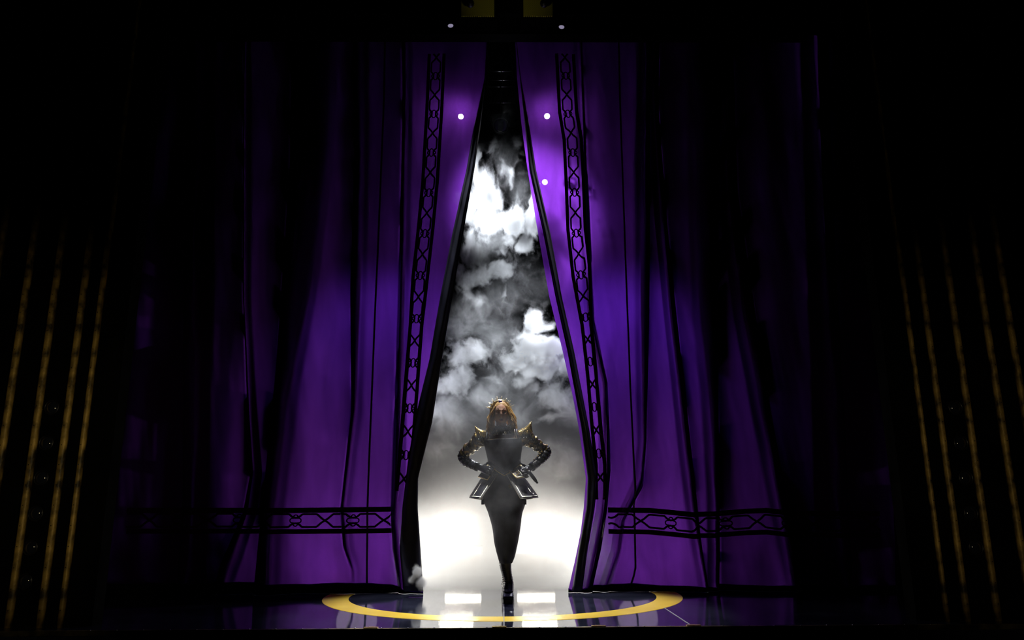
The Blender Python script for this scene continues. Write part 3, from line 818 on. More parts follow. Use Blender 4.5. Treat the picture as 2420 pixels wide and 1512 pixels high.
# --- crown -----------------------------------------------------------------
cc = C1(716, 262, -.01)      # centre of the arch of the crown
crown = empty('crown', (0, 0, 0)); crown.parent = who; crown.location = cc - wl(who)
b = MB(); rs = []
RXc, RZc = .089, .098
for i in range(49):
    a = radians(-88 + 176 * i / 48); o_ = Vector((sin(a), 0, cos(a)))
    wv = .010 + .006 * cos(a)
    c0 = cc + Vector((sin(a) * RXc, .004 + .03 * (1 - cos(a)), cos(a) * RZc))
    rs.append([c0 + Vector((0, -.012, 0)) - o_ * wv, c0 + Vector((0, -.016, 0)), c0 + Vector((0, -.010, 0)) + o_ * wv, c0 + Vector((0, .010, 0)) + o_ * wv, c0 + Vector((0, .012, 0)) - o_ * wv])
b.rings(rs); b.build('crown_band', M['palegold'], crown)
long_ = ((540, 203), (575, 150), (617, 106), (677, 82), (737, 76), (797, 100), (843, 132), (884, 183))
spk = []
for cx, cy_ in long_: spk.append((C1(cx, cy_, -.01), .0052))
for i in range(9):
    for q in (-.045, 0.045):
        a = radians(-72 + 18 * i) + q + .02
        spk.append((cc + Vector((sin(a) * (RXc + .040), -.004, cos(a) * (RZc + .034))), .0042))
for tip, r in spk:
    d = tip - cc; a = math.atan2(d.x / RXc, d.z / RZc)
    st = cc + Vector((sin(a) * RXc, 0, cos(a) * RZc)); b = MB(); b.cone(st, tip, r, .0006, 7); b.build('crown_spike', M['palegold'], crown)
b = MB(); b.sphere(C1(718, 143, -.045), .012, 12, 8, (1.5, .5, .7)); b.build('gem', M['bluegem'], crown)

# --- studded cowl, straps, bodice ------------------------------------------
b = MB()
rows = []; studs = []
for j in range(9):
    t = j / 8; c = P(1184 + 1.0 * t, 1007 + 17 * t, .0)
    rx = (.058 + .050 * t ** 1.2); ry = .060 + .034 * t; row = []
    for k in range(40):
        a = 2 * pi * k / 40; dz = -.018 * max(0, cos(a)) * t
        pt = Vector((c.x + sin(a) * rx, c.y - cos(a) * ry - .012, c.z + dz)); row.append(pt)
        if j % 1 == 0 and cos(a + (j % 2) * pi / 40) > -.4: studs.append(pt)
    rows.append(row)
b.rings(rows, cap=False); b.mi = 1
for s_ in studs: b.stud(s_ + Vector((0, -.001, 0)), .0036, (s_ - P(1185, 1012, .0)) * Vector((1, 1, .3)))
cowl = b.build('studded_collar', [M['bronze'], M['studgold']], who)

# bodice: sections between the square neckline and the pointed hem
TOPZ = lambda a: P(1189, 1039.5).z + .004 * cos(a) + (sin(a) * .010) - .012 * max(0, -cos(a))
prof = [(0, 1142, 1234, .112), (.25, 1147, 1233.5, .116), (.5, 1150.5, 1231, .108), (.75, 1154, 1229, .100), (.88, 1154, 1229, .106), (1.0, 1151, 1232, .128)]
def bod(t, a, grow=0.0):
    ps = [q[0] for q in prof]; l = np.interp(t, ps, [q[1] for q in prof]); r = np.interp(t, ps, [q[2] for q in prof]); ry = np.interp(t, ps, [q[3] for q in prof])
    aw = abs((a + pi) % (2 * pi) - pi); z1 = P(1190, 1099).z - .098 * max(0., 1 - aw / 1.0) ** 1.15
    z = TOPZ(a) * (1 - t) + z1 * t
    cxx = (P(l, 1070).x + P(r, 1070).x) / 2; rx = (P(r, 1070).x - P(l, 1070).x) / 2
    fx = 1.0; e = .86
    sa, ca = sin(a), cos(a)
    x = (rx + grow) * abs(sa) ** e * (1 if sa > 0 else -1); y = -(ry + grow) * abs(ca) ** e * (1 if ca > 0 else -1)
    # bust and central seam
    y -= .018 * math.exp(-((t - .18) / .2) ** 2) * max(0, ca) * (1 - .35 * math.exp(-(x / .02) ** 2))
    return Vector((cxx + x, YP + y + .002, z))
b = MB(); NA = 64
b.rings([[bod(j / 22, 2 * pi * k / NA) for k in range(NA)] for j in range(23)], cap=False)
bodice = b.build('bodice', M['navy'], who); md = bodice.modifiers.new('t', 'SOLIDIFY'); md.thickness = .006
b = MB(); b.tube([bod(1.0, 2 * pi * k / 96, .004) for k in range(96)], .0035, 6, closed=True); b.build('gold_piping', M['gold'], bodice)
b = MB(); b.tube([bod(.93, 2 * pi * k / 96, .003) + Vector((0, 0, .004)) for k in range(96)], .0014, 5, closed=True); b.build('inner_piping', M['leather'], bodice)
b = MB()
for k in range(110):
    a = 2 * pi * k / 110; b.stud(bod(0.0, a, .006) + Vector((0, 0, .001)), .0036, (sin(a), -cos(a), .3))
b.build('neckline_stud', M['studgold'], bodice, smooth=False)
b = MB()
for a0 in (-.9, -.45, .45, .9): b.tube([bod(t, a0 * (1 - .15 * t), .002) for t in np.linspace(0, .97, 20)], .0016, 5)
b.build('bodice_seam', M['leather'], bodice)
# belt folds at the waist
b = MB()
for q in (.80, .84): b.tube([bod(q, pi * 2 * k / 60, .003) for k in range(-26, 27)], .0045, 7)
b.build('waist_band', M['leather'], who)
# straps
for (a1, a2) in (((548, 598), (562, 505)), ((588, 600), (604, 505)), ((905, 582), (882, 470)), ((922, 582), (905, 470))):
    b = MB(); p, q = C1(*a1, -.095), C1(*a2, -.045); rs = []
    for t in np.linspace(0, 1, 12):
        c = p.lerp(q, t) + Vector((0, -.012 * sin(pi * t), 0)); rs.append([c + Vector((-.006, 0, 0)), c + Vector((.006, 0, 0)), c + Vector((.006, .004, 0)), c + Vector((-.006, .004, 0))])
    rs.append([v + Vector((0, .10, .005)) for v in rs[-1]])
    b.rings(rs); st = b.build('strap', M['studgold'] if a1[0] in (588, 905) else M['leather'], who)

# --- shoulder pads (pointed pagoda shapes) ----------------------------------
def pad(tip, inner, outer_bottom, inner_bottom, sd):
    b = MB(); tip, inner, ob, ib = C1(*tip, .0), C1(*inner, .0), C1(*outer_bottom, .0), C1(*inner_bottom, .0)
    rows = []; pts = []
    for j in range(13):
        t = j / 12
        top = inner.lerp(tip, t) + Vector((0, 0, -.016 * sin(pi * t)))        # concave upper edge sweeping to the point
        bot = ib.lerp(ob, min(1, t * 1.0)); w_ = .078 * (1 - t) ** .55 * (.8 + .2 * t) + .004
        row = []
        for k in range(16):
            a = 2 * pi * k / 16; f = (1 - cos(a)) / 2
            p = top.lerp(bot, f); row.append(Vector((p.x, p.y - sin(a) * w_ * (1 - .15 * f), p.z)))
            if 0 < f < .95 and sin(a) > -.3: pts.append((Vector(row[-1]), a))
        rows.append(row)
    b.rings(rows); b.mi = 1
    for r_ in range(len(rows) - 1):
        for k in range(10):
            for hh in (0, .5):
                p = rows[r_][k].lerp(rows[r_][k + 1], hh).lerp(rows[r_ + 1][k].lerp(rows[r_ + 1][k + 1], hh), .5 if k % 2 else 0)
                b.stud(p, .0036, (0, -1, .35))
    return b.build('shoulder_pad', [M['bronze'], M['studgold']], who)
pad((412, 432), (556, 482), (425, 560), (540, 600), -1)
pad((1086, 380), (915, 490), (1105, 520), (960, 600), 1)

# --- sleeves: gathered metallic cloth above, black leather below the elbow ----
def wrinkle(amp, k1, k2, ph): return lambda u, a: amp * sin(u * k1 + 1.3 * sin(a * 2 + ph)) + amp * .5 * sin(u * k2 + a * 3)
LS = [(C1(520, 560, .01), .072), (C1(475, 590, .02), .076), (C1(430, 640, .04), .060), (C1(350, 700, .07), .054), (C1(285, 775, .105), .050)]
RS = [(C1(950, 560, .01), .074), (C1(1020, 575, .02), .080), (C1(1085, 610, .04), .062), (C1(1160, 665, .07), .055), (C1(1235, 725, .105), .050)]
LF = [(C1(300, 750, .11), .044), (C1(272, 792, .115), .050), (C1(305, 850, .07), .047), (C1(370, 892, .02), .041), (C1(430, 918, -.03), .037), (C1(452, 926, -.045), .036)]
RF = [(C1(1225, 690, .11), .042), (C1(1258, 735, .115), .052), (C1(1225, 800, .07), .049), (C1(1160, 868, .02), .041), (C1(1105, 915, -.03), .037), (C1(1090, 930, -.045), .036)]
guards = []
for up, lw in ((LS, LF), (RS, RF)):
    b = MB(); q = sweep(b, up, 12, 24, wrinkle(.006, 34, 55, 1)); b.mi = 1
    for i in range(6, len(q), 4):
        c = Vector(q[i][:3]); r = q[i][3]; t = (Vector(q[i][:3]) - Vector(q[i - 1][:3])).normalized(); a_ = t.cross(Vector((0, 1, 0))).normalized(); bb_ = t.cross(a_)
        for k in range(22):
            an = 2 * pi * (k + .5 * (i % 8 == 2)) / 22; d = a_ * cos(an) + bb_ * sin(an); b.stud(c + d * (r + .002), .0034, d)
    sl = b.build('upper_sleeve', [M['bronze'], M['studgold']], who)
    b = MB(); q = sweep(b, lw, 10, 22, wrinkle(.0028, 60, 90, 2))
    # small spikes round the elbow
    b.mi = 1
    for i in range(4, 26, 3):
        c = Vector(q[i][:3]); r = q[i][3]; t = (Vector(q[i][:3]) - Vector(q[i - 1][:3])).normalized(); a_ = t.cross(Vector((0, 1, 0))).normalized(); bb_ = t.cross(a_)
        for k in range(9):
            an = 2 * pi * k / 9 + i; d = a_ * cos(an) + bb_ * sin(an); b.cone(c + d * r * .95, c + d * (r + .009), .0050, .0008, 5)
    fs = b.build('forearm_guard', [M['leather'], M['studgold'] if up is LS else M['bronze']], who)
    guards.append(fs)
for x_, y_ in ((1280.6, 1067), (1276.2, 1072.3), (1271.8, 1077.3), (1266.8, 1082), (1262, 1086)):
    b = MB(); b.sphere(P(x_, y_, -.0 - .02 * (1280 - x_) / 18), .0075, 10, 7); tag(b.build('button', M['gold'], guards[1]), 'gold button')
for x_, y_ in ((1104, 1078), (1103, 1084.5), (1108, 1089), (1117, 1072), (1120, 1070)):
    b = MB(); b.sphere(P(x_, y_, .02), .0065, 9, 6); b.build('button', M['studgold'], guards[0])

# --- gloved hands on the hips -------------------------------------------------
def skin_mesh(name, chains, mtl, parent, sub=2):
    """chains: lists of (point, radius); the first chain is the palm, each further one starts from a point of it"""
    vs = []; es = []; rad = []
    for ch in chains:
        idx = []
        for (p, r) in ch:
            hit = [i for i, v in enumerate(vs) if (v - p).length < 1e-5]
            if hit: idx.append(hit[0])
            else: vs.append(Vector(p)); rad.append(r); idx.append(len(vs) - 1)
        es += [(a, c) for a, c in zip(idx, idx[1:])]
    off = wl(parent); me = bpy.data.meshes.new(name); me.from_pydata([v - off for v in vs], es, [])
    o = bpy.data.objects.new(name, me); COL.objects.link(o); o.parent = parent
    o.modifiers.new('s', 'SKIN'); sv = me.skin_vertices[0].data
    for i, r in enumerate(rad):
        sv[i].radius = (r[0], r[1]) if isinstance(r, tuple) else (r, r); sv[i].use_root = i == 0
    m2 = o.modifiers.new('u', 'SUBSURF'); m2.levels = sub; m2.render_levels = sub
    bpy.context.view_layer.update(); dg = bpy.context.evaluated_depsgraph_get()
    nm = bpy.data.meshes.new_from_object(o.evaluated_get(dg)); o.modifiers.clear(); o.data = nm; nm.name = name
    nm.materials.clear(); nm.materials.append(mtl); nm.polygons.foreach_set('use_smooth', [True] * len(nm.polygons)); return o


def hand(name, wr, kn, tips, thumb, mtl, rad=.0088):
    """wr: wrist point; kn: four knuckle points; tips: per finger (middle joint, end joint, tip)"""
    mid = sum((k for k in kn), Vector()) / 4
    b_ = MB()
    # palm: flattened sections from the wrist to the row of knuckles, a finger chain swept from each knuckle
    side = (kn[3] - kn[0]); sl = side.length; side.normalize(); fw = (mid - wr).normalized(); nrm = fw.cross(side).normalized()
    rows = []
    for t, wd, th in ((-1.0, .036, .034), (-.6, .034, .031), (-.22, .032, .027), (0, .031, .024), (.3, .036, .021), (.65, .041, .019), (.95, .043, .016), (1.06, .038, .010)):
        c = wr.lerp(mid, t); rows.append([c + side * cos(a) * wd + nrm * sin(a) * th for a in [2 * pi * k / 18 for k in range(18)]])
    b_.rings(rows)
    for i in range(4):
        s0 = kn[i].lerp(wr, .22); r = rad * (.92 if i == 3 else 1.0)
        q = smooth_path([(*s0, r * 1.05), (*kn[i], r * 1.15), (*tips[i][0], r * 1.0), (*tips[i][1], r * .92), (*tips[i][2], r * .70)], 4)
        b_.tube([Vector(x[:3]) for x in q], [x[3] for x in q], 10)
        b_.sphere(tips[i][2], r * .72, 8, 6)
    q = smooth_path([(*p, r) for p, r in thumb], 4); b_.tube([Vector(x[:3]) for x in q], [x[3] for x in q], 10); b_.sphere(thumb[-1][0], thumb[-1][1], 8, 6)
    o = b_.build(name, mtl, who, recalc=True)
    md = o.modifiers.new('f', 'REMESH'); md.mode = 'VOXEL'; md.voxel_size = .0028; md.use_smooth_shade = True
    ms_ = o.modifiers.new('sm', 'SMOOTH'); ms_.iterations = 3; ms_.factor = .5
    return o
# viewer-left hand: wrist at (497,935) on the enlargement, fingers wrap forward over the hip and point down-inwards
kn = [C1(590, 925, -.150), C1(585, 950, -.165), C1(572, 975, -.168), C1(553, 995, -.160)]
tp = [(C1(622, 950, -.160), C1(640, 972, -.155), C1(648, 990, -.148)), (C1(615, 978, -.172), C1(630, 1003, -.166), C1(634, 1020, -.158)),
      (C1(600, 1003, -.174), C1(608, 1028, -.168), C1(608, 1044, -.160)), (C1(575, 1018, -.166), C1(578, 1036, -.162), C1(576, 1048, -.156))]
th = [(C1(500, 930, -.085), .014), (C1(535, 900, -.09), .012), (C1(560, 880, -.075), .0105), (C1(575, 870, -.055), .009)]
hand('glove', C1(492, 938, -.075), kn, tp, th, M['leather'])
# viewer-right hand: curled round the microphone against the hip
kn = [C1(985, 950, -.140), C1(998, 978, -.150), C1(1012, 1003, -.150), C1(1028, 1025, -.142)]
tp = [(C1(965, 965, -.175), C1(990, 985, -.195), C1(1018, 985, -.190)), (C1(975, 992, -.180), C1(1002, 1010, -.198), C1(1030, 1006, -.192)),
      (C1(990, 1015, -.180), C1(1018, 1030, -.196), C1(1043, 1022, -.190)), (C1(1008, 1036, -.172), C1(1032, 1048, -.186), C1(1054, 1038, -.182))]
th = [(C1(1035, 935, -.075), .014), (C1(1000, 905, -.085), .012), (C1(975, 890, -.08), .0105), (C1(960, 885, -.065), .009)]
hand('glove', C1(1055, 945, -.065), kn, tp, th, M['leather'])

# --- microphone: held in the viewer-right hand, pointing down and out ----------
m0, m1 = C3(735, 560, -.150), C3(980, 885, -.165)
mic = empty('microphone', m0, 'black handheld microphone gripped in the gloved hand on the hip, pointing down to the right', 'microphone')
ax = (m1 - m0)
b = MB(); b.tube([m0 + ax * t for t in (0, .15, .5, .75, .86, .89)], [.012, .0155, .0165, .0155, .011, .009], 16); b.build('microphone_body', M['blackmetal'], mic)
b = MB(); b.tube([m0 + ax * t for t in (.89, .92, .98, 1.0)], [.008, .0085, .0085, .006], 12); b.build('antenna_cap', M['black'], mic)
b = MB(); b.sphere(m0 - ax * .10, .017, 16, 12, (1, 1, 1)); b.build('grille', M['steel'], mic)

# --- peplum ----------------------------------------------------------------------
def shell(fn, nu_, nv_, thick, name, mtl, parent):
    b = MB(); vs = [fn(i / nu_, j / nv_) for j in range(nv_ + 1) for i in range(nu_ + 1)]
    fs = [(j * (nu_ + 1) + i, j * (nu_ + 1) + i + 1, (j + 1) * (nu_ + 1) + i + 1, (j + 1) * (nu_ + 1) + i) for j in range(nv_) for i in range(nu_)]
    b.add(vs, fs); o = b.build(name, mtl, parent, smooth=True); md = o.modifiers.new('t', 'SOLIDIFY'); md.thickness = thick; md.offset = 0; return o
axc = P(1190, 1130).x
def pep(sd):
    zi = C1(690, 1010).z if sd < 0 else C1(790, 1015).z
    xi0, xi1 = (C1(692, 1010).x, C1(503, 1300).x) if sd < 0 else (C1(790, 1015).x, C1(945, 1303).x)
    xo0, xo1 = (C1(500, 1060).x, C1(355, 1278).x) if sd < 0 else (C1(1000, 1040).x, C1(1165, 1285).x)
    z1i = C1(500, 1300).z; z1o = C1(355, 1278).z; z0o = C1(490, 1050).z
    def f(u, v):
        # u: 0 front edge, .55 the side, 1 the middle of the back; v: 0 waist, 1 hem
        if u < .55:
            t = u / .55; a = t * pi / 2
            x0 = xi0 + (xo0 - xi0) * sin(a); x1 = xi1 + (xo1 - xi1) * sin(a)
            y0 = -.115 * cos(a) ; y1 = -.27 * cos(a)
            z0 = zi + (z0o - zi) * t; z1 = z1i + (z1o - z1i) * t
        else:
            t = (u - .55) / .45; a = t * pi / 2
            x0 = xo0 + (axc - xo0) * (1 - cos(a)); x1 = xo1 + (axc - xo1) * (1 - cos(a))
            y0 = .115 * sin(a); y1 = .27 * sin(a); z0 = z0o; z1 = z1o - .030 * sin(a)
        x = x0 + (x1 - x0) * v; y = y0 + (y1 - y0) * v; z = z0 + (z1 - z0) * v
        return Vector((x, YP + y, z))
    return f
for sd in (-1, 1):
    f = pep(sd)
    o = shell(f, 60, 14, .007, 'peplum_panel', M['leather'], who)
    b = MB(); b.tube([f(0, v) + Vector((0, -.004, 0)) for v in np.linspace(0, 1, 20)] + [f(u, 1) + Vector((0, -.003 if u < .5 else .003, -.002)) for u in np.linspace(.02, 1, 60)], .0034, 6)
    b.build('edge_piping', M['studgold'], o)
    b = MB()
    for i in range(34): b.stud(f(.055, .03 + .93 * i / 33) + Vector((0, -.006, 0)), .0034)
    for i in range(30): b.stud(f(.055 + .44 * i / 29, .945) + Vector((0, -.006, 0)), .0034)
    for i in range(32): b.stud(f(.30, .06 + .87 * i / 31) + Vector((0, -.007, 0)), .0032)
    b.build('edge_stud', M['studgold'], o, smooth=False)
    b = MB()
    for i in range(16): b.stud(f(.52, .05 + .06 * i) + Vector((sd * .004, 0, 0)), .0060, (sd, -.3, 0))
    b.build('side_stud', M['bronze'], o, smooth=False)
    rr_ = random.Random(3); b = MB()
    if sd > 0:
        for i in range(60): b.stud(f(rr_.uniform(.34, .5), rr_.uniform(.1, .98)) + Vector((0, -.006, 0)), .0036)
        tag(b.build('side_spangle', M['studgold'], o, smooth=False), kind='stuff')
    # ribbed double band along the hem
    b = MB()
    for vv in (.965, 1.03): b.tube([f(u, vv) + Vector((0, -.002, 0)) for u in np.linspace(0, .6, 40)], .003, 6)
    b.build('hem_band', M['leather'], o)

# upper tabs: curved plates over the hips
def tab(corners, dys, tiles):
    c = [C1(x, y, d) for (x, y), d in zip(corners, dys)]          # top inner, bottom inner, bottom outer, top outer
    def f(u, v):
        a = c[0].lerp(c[1], v); e = c[3].lerp(c[2], v); p = a.lerp(e, u); p = Vector(p); p.y -= .018 * sin(pi * u); return p
    o = shell(f, 14, 12, .007, 'hip_tab', M['leather'], who)
    b = MB(); b.tube([f(0, v) + Vector((0, -.004, 0)) for v in np.linspace(0, 1, 12)] + [f(u, 1) + Vector((0, -.004, -.001)) for u in np.linspace(.06, 1, 14)], .0042, 6); b.build('edge_piping', M['gold'], o)
    b = MB()
    for i in range(16): b.stud(f(.09, .05 + .85 * i / 15) + Vector((0, -.006, 0)), .0032)
    for i in range(16): b.stud(f(.09 + .85 * i / 15, .90) + Vector((0, -.006, 0)), .0032)
    if tiles:
        for i in range(14): b.stud(f(.62, .05 + .85 * i / 13) + Vector((0, -.006, 0)), .0030)
    b.build('edge_stud', M['studgold'], o, smooth=False)
    if tiles:
        rr_ = random.Random(8); b = MB()
        for i in range(5):
            for j in range(7):
                u0 = .15 + i * .088; v0 = .10 + j * .108 + (.054 if i % 2 else 0); kd = rr_.random()
                b.mi = 0 if kd < .45 else (1 if kd < .85 else 2)
                du, dv = .040, .052; q = [f(u0 + du, v0), f(u0, v0 + dv), f(u0 - du, v0), f(u0, v0 - dv)]
                top = [p + Vector((0, -.008, 0)) for p in q]; b.add([p + Vector((0, -.004, 0)) for p in q] + top, [(4, 5, 6, 7), (0, 1, 5, 4), (1, 2, 6, 5), (2, 3, 7, 6), (3, 0, 4, 7)])
        b.mi = 0; b.build('mosaic_tiles', [M['leather'], M['tilepale'], M['tileyellow']], o, smooth=False)
tab(((655, 940), (565, 1078), (455, 1040), (560, 905)), (-.118, -.185, -.06, -.05), False)
tab(((825, 968), (912, 1058), (1050, 1035), (945, 900)), (-.120, -.180, -.06, -.05), True)

# --- skirt -----------------------------------------------------------------------
tb = [(1098, 1156, 1227, .092), (1118, 1155, 1229, .104), (1140, 1149, 1234, .125), (1165, 1143, 1241, .145), (1180, 1140, 1243, .150), (1193, 1146, 1241, .150), (1215, 1154.5, 1234, .150), (1248, 1163.5, 1230, .150),
      (1283, 1168, 1224, .145), (1316, 1176, 1216.5, .135), (1330, 1180.5, 1211, .130)]
q = smooth_path(tb, 5); rows = []
for (py, l, r, ry) in q:
    L_, R__ = P(l, py), P(r, py); c = (L_ + R__) / 2; low = min(1, max(0, (py - 1200) / 130)); c.y += .035 * low; row = []
    for k in range(48):
        a = 2 * pi * k / 48; rx = (R__.x - L_.x) / 2
        wv = .0035 * sin(5 * a + py * .03) * (.4 + low) + .003 * noise.noise(Vector((3 * sin(a), 3 * cos(a), py * .06)))
        row.append(Vector((c.x + (rx + wv * abs(cos(a))) * sin(a), c.y - (ry + wv) * cos(a), c.z - .020 * low * max(0, sin(a)) * 0)))
    rows.append(row)
b = MB(); b.rings(rows); skirt = b.build('skirt', M['navy'], who)
# gold motif and the hem tabs of the under-bodice
b = MB()
for x_, y_ in ((828, 1142), (838, 1152), (822, 1158), (845, 1164), (832, 1168)): b.stud(C1(x_, y_, -.134), .006)
b.build('gold_motif', M['gold'], skirt, smooth=False)
for x_ in (508, 1012):
    b = MB(); c = C1(x_, 1342, -.03); b.box((c.x - .013, c.y - .02, c.z - .022), (c.x + .013, c.y + .01, c.z + .022)); b.build('garter_clip', M['leather'], skirt, smooth=False)

# --- boots -----------------------------------------------------------------------
def boot(shift, lace_side, pxo=0):
    dx, dy = shift; rt = []
    def Q(px, py, d=0.0): return P(px, py, d) + Vector((dx, dy, 0))
    sect = [(1300, 1182, 1209, .062, .0), (1322, 1181, 1210, .062, .0), (1334, 1182, 1208.5, .060, .0), (1350, 1185.5, 1209, .057, .01), (1366, 1190, 1212, .055, .02), (1378, 1190.5, 1214, .060, .02), (1388, 1188.5, 1214.5, .072, .005), (1396, 1187.2, 1214.5, .085, -.01)]
    rows = []
    for (py, l, r, ry, d) in [tuple(x) for x in smooth_path(sect, 4)]:
        a_, c_ = Q(l, py, d), Q(r, py, d); c = (a_ + c_) / 2; rows.append(ell(c, (c_.x - a_.x) / 2, ry, 26))
    b = MB(); b.rings(rows)
    # foot: sections marching towards the toe
    zf = 0.0; cx_ = (Q(1187, 1410).x + Q(1214.5, 1410).x) / 2; wd = (Q(1214.5, 1410).x - Q(1187, 1410).x) / 2
    rows = []
    for (y_, hw, z0, z1) in ((.11, .65, .035, .10), (.09, .8, .030, .115), (.04, .86, .030, .125), (-.02, .92, .028, .120), (-.08, 1.0, .026, .098), (-.13, 1.0, .026, .080), (-.165, .88, .028, .066), (-.178, .55, .034, .056)):
        row = []
        for k in range(20):
            a = 2 * pi * k / 20; ca, sa = cos(a), sin(a)
            row.append(Vector((cx_ + wd * hw * abs(ca) ** .6 * (1 if ca > 0 else -1), YP + dy + y_ + .03, (z0 + z1) / 2 + (z1 - z0) / 2 * abs(sa) ** .7 * (1 if sa > 0 else -1))))
        rows.append(row)
    b.rings(rows)
    o = b.build('boot', M['leather'], who, recalc=True)
    b = MB(); rows = []
    for (y_, hw) in ((.125, .72), (.10, .88), (.0, .92), (-.08, 1.04), (-.14, 1.02), (-.18, .8), (-.192, .45)):
        top = .034
        rows.append([Vector((cx_ + wd * hw * s1, YP + dy + y_ + .03, z_)) for s1, z_ in ((-1, .001), (1, .001), (1.0, top), (-1.0, top))])
    b.rings(rows); b.build('platform_sole', M['blackmetal'], o, smooth=False)
    # lacing up the front
    b = MB(); off = -1.0
    for i in range(11):
        py = 1336 + i * 5.2; t = i / 10
        l = np.interp(py, [s_[0] for s_ in sect], [s_[1] for s_ in sect]); r = np.interp(py, [s_[0] for s_ in sect], [s_[2] for s_ in sect]); ry = np.interp(py, [s_[0] for s_ in sect], [s_[3] for s_ in sect]); d = np.interp(py, [s_[0] for s_ in sect], [s_[4] for s_ in sect])
        w_ = r - l
        for (f0, f1, z_) in ((-.02, .42, 1.8), (.42, -.02, 1.8)):
            pa = Q(l + w_ * f0, py, d - ry * (.25 if f0 < .2 else .98)); pb_ = Q(l + w_ * f1, py + z_, d - ry * (.25 if f1 < .2 else .98)); mid_ = (pa + pb_) / 2 + Vector((-.004, -.016, 0))
            b.tube([pa, mid_, pb_], .0026, 5)
        b.tube([Q(l + w_ * .02, py, d - ry * .3), Q(l - w_ * .07, py + 1, d - ry * .25), Q(l + w_ * .02, py + 2.2, d - ry * .3)], .0030, 5)
    b.build('lace', M['blackmetal'], o)
    b = MB()
    for i in range(8):
        py = 1345 + i * 6; r = np.interp(py, [s_[0] for s_ in sect], [s_[2] for s_ in sect]); b.sphere(Q(r - .6, py, 0), .004, 6, 4)
    b.build('eyelet', M['studgold'], o)
    return o
boot((0, 0), -1)
boot((-.008, .34), -1)

# ------------------------------------------------------------------ rig, lamps and side columns
M['lensdark'] = mat('dark_lens', (.01, .012, .02), .08, spec=.8)
M['hotlens'] = mat('lit_lens', (.1, .1, .1), .3, emit=(1, .97, 1), es=120)
M['warmlens'] = mat('lit_lens_dim', (.1, .1, .1), .3, emit=(1, .97, 1), es=45)
M['slitlens'] = mat('lit_lens_slit', (.1, .1, .1), .3, emit=(.75, .68, 1), es=.3)
M['panelface'] = mat('blinder_face', (.6, .6, .6), .4, emit=(1, .97, .9), es=3.0)
M['giltstrip'] = noisy(mat('mottled_gilt', rough=.55, metal=.2), (.03, .022, .01), (.60, .40, .10), 8, 6, bump=.3, bscale=60, stretch=(1, 1, .8), lo=.38, hi=.66)
gm = mat('perforated_grille', (.4, .36, .05), .6, metal=.3); nt = gm.node_tree; N_ = nt.nodes
tc = N_.new('ShaderNodeTexCoord'); vo = N_.new('ShaderNodeTexVoronoi'); vo.inputs['Scale'].default_value = 62; vo.inputs['Randomness'].default_value = .0
mp = N_.new('ShaderNodeMapping'); mp.inputs['Rotation'].default_value = (0, radians(45), 0)
rp = N_.new('ShaderNodeValToRGB'); rp.color_ramp.elements[0].position = .38; rp.color_ramp.elements[1].position = .46
rp.color_ramp.elements[0].color = (.01, .01, .002, 1); rp.color_ramp.elements[1].color = (.62, .55, .07, 1)
nt.links.new(tc.outputs['Object'], mp.inputs[0]); nt.links.new(mp.outputs[0], vo.inputs['Vector']); nt.links.new(vo.outputs['Distance'], rp.inputs[0]); nt.links.new(rp.outputs[0], N_['Principled BSDF'].inputs['Base Color'])
M['grille'] = gm


def spotlight(c, aim, r, lens, label, group=None, parts=True, body=.22, name='stage_spotlight'):
    """a lamp: yoke, housing, front rim and lens; c is the centre of the lens"""
    c = Vector(c); d = (Vector(aim) - c).normalized(); root = empty(name, c, label, 'stage light', group)
    b = MB(); b.tube([c - d * .015, c - d * .02, c - d * body * .6, c - d * body, c - d * (body + .02)], [r * 1.12, r * 1.2, r * 1.15, r * .9, r * .5], 20); b.build('housing', M['blackmetal'], root)
    a = d.orthogonal().normalized(); e = d.cross(a)
    b = MB(); b.tube([c - d * .008 + (a * cos(q) + e * sin(q)) * r * 1.1 for q in [2 * pi * k / 28 for k in range(28)]], r * .10, 6, closed=True); b.build('front_rim', M['blackmetal'], root)
    b = MB(); rs = [[c + d * (-.008 + .012 * cos(t)) + (a * cos(q) + e * sin(q)) * r * max(.02, sin(t)) for q in [2 * pi * k / 24 for k in range(24)]] for t in np.linspace(pi / 2, .05, 6)]
    b.rings(rs, cap=True); b.build('lens', lens, root)
    sdv = d.cross(Vector((0, 0, 1))); sdv = sdv.normalized() if sdv.length > .1 else Vector((1, 0, 0)); m_ = c - d * body * .5
    b = MB(); b.tube([m_ + sdv * r * 1.3, m_ + sdv * r * 1.5 + Vector((0, 0, r)), m_ + sdv * r * 1.3 + Vector((0, 0, r * 2.3)), m_ - sdv * r * 1.3 + Vector((0, 0, r * 2.3)), m_ - sdv * r * 1.5 + Vector((0, 0, r)), m_ - sdv * r * 1.3], .010, 6)
    b.tube([m_ + Vector((0, 0, r * 2.3)), Vector((m_.x, m_.y, 8.0))], .012, 6)
    b.build('yoke', M['black'], root); return root


# the two lamps glowing through the cloth, and a weaker one
pL = at(1089, 276, 8.12); pR = at(1293, 275, 8.12)
spotlight(pL, pL + Vector((-.05, -1, -1.1)), .032, M['hotlens'], 'lit lamp glowing through the left half of the purple curtain')
spotlight(pR, pR + Vector((.05, -1, -1.1)), .034, M['hotlens'], 'lit lamp glowing through the right half of the purple curtain, the brighter one')
pW = at(1288, 430, 8.42); spotlight(pW, pW + Vector((.1, -1, -.3)), .035, M['warmlens'], 'fainter lamp glowing through the right half of the curtain, below the bright one')
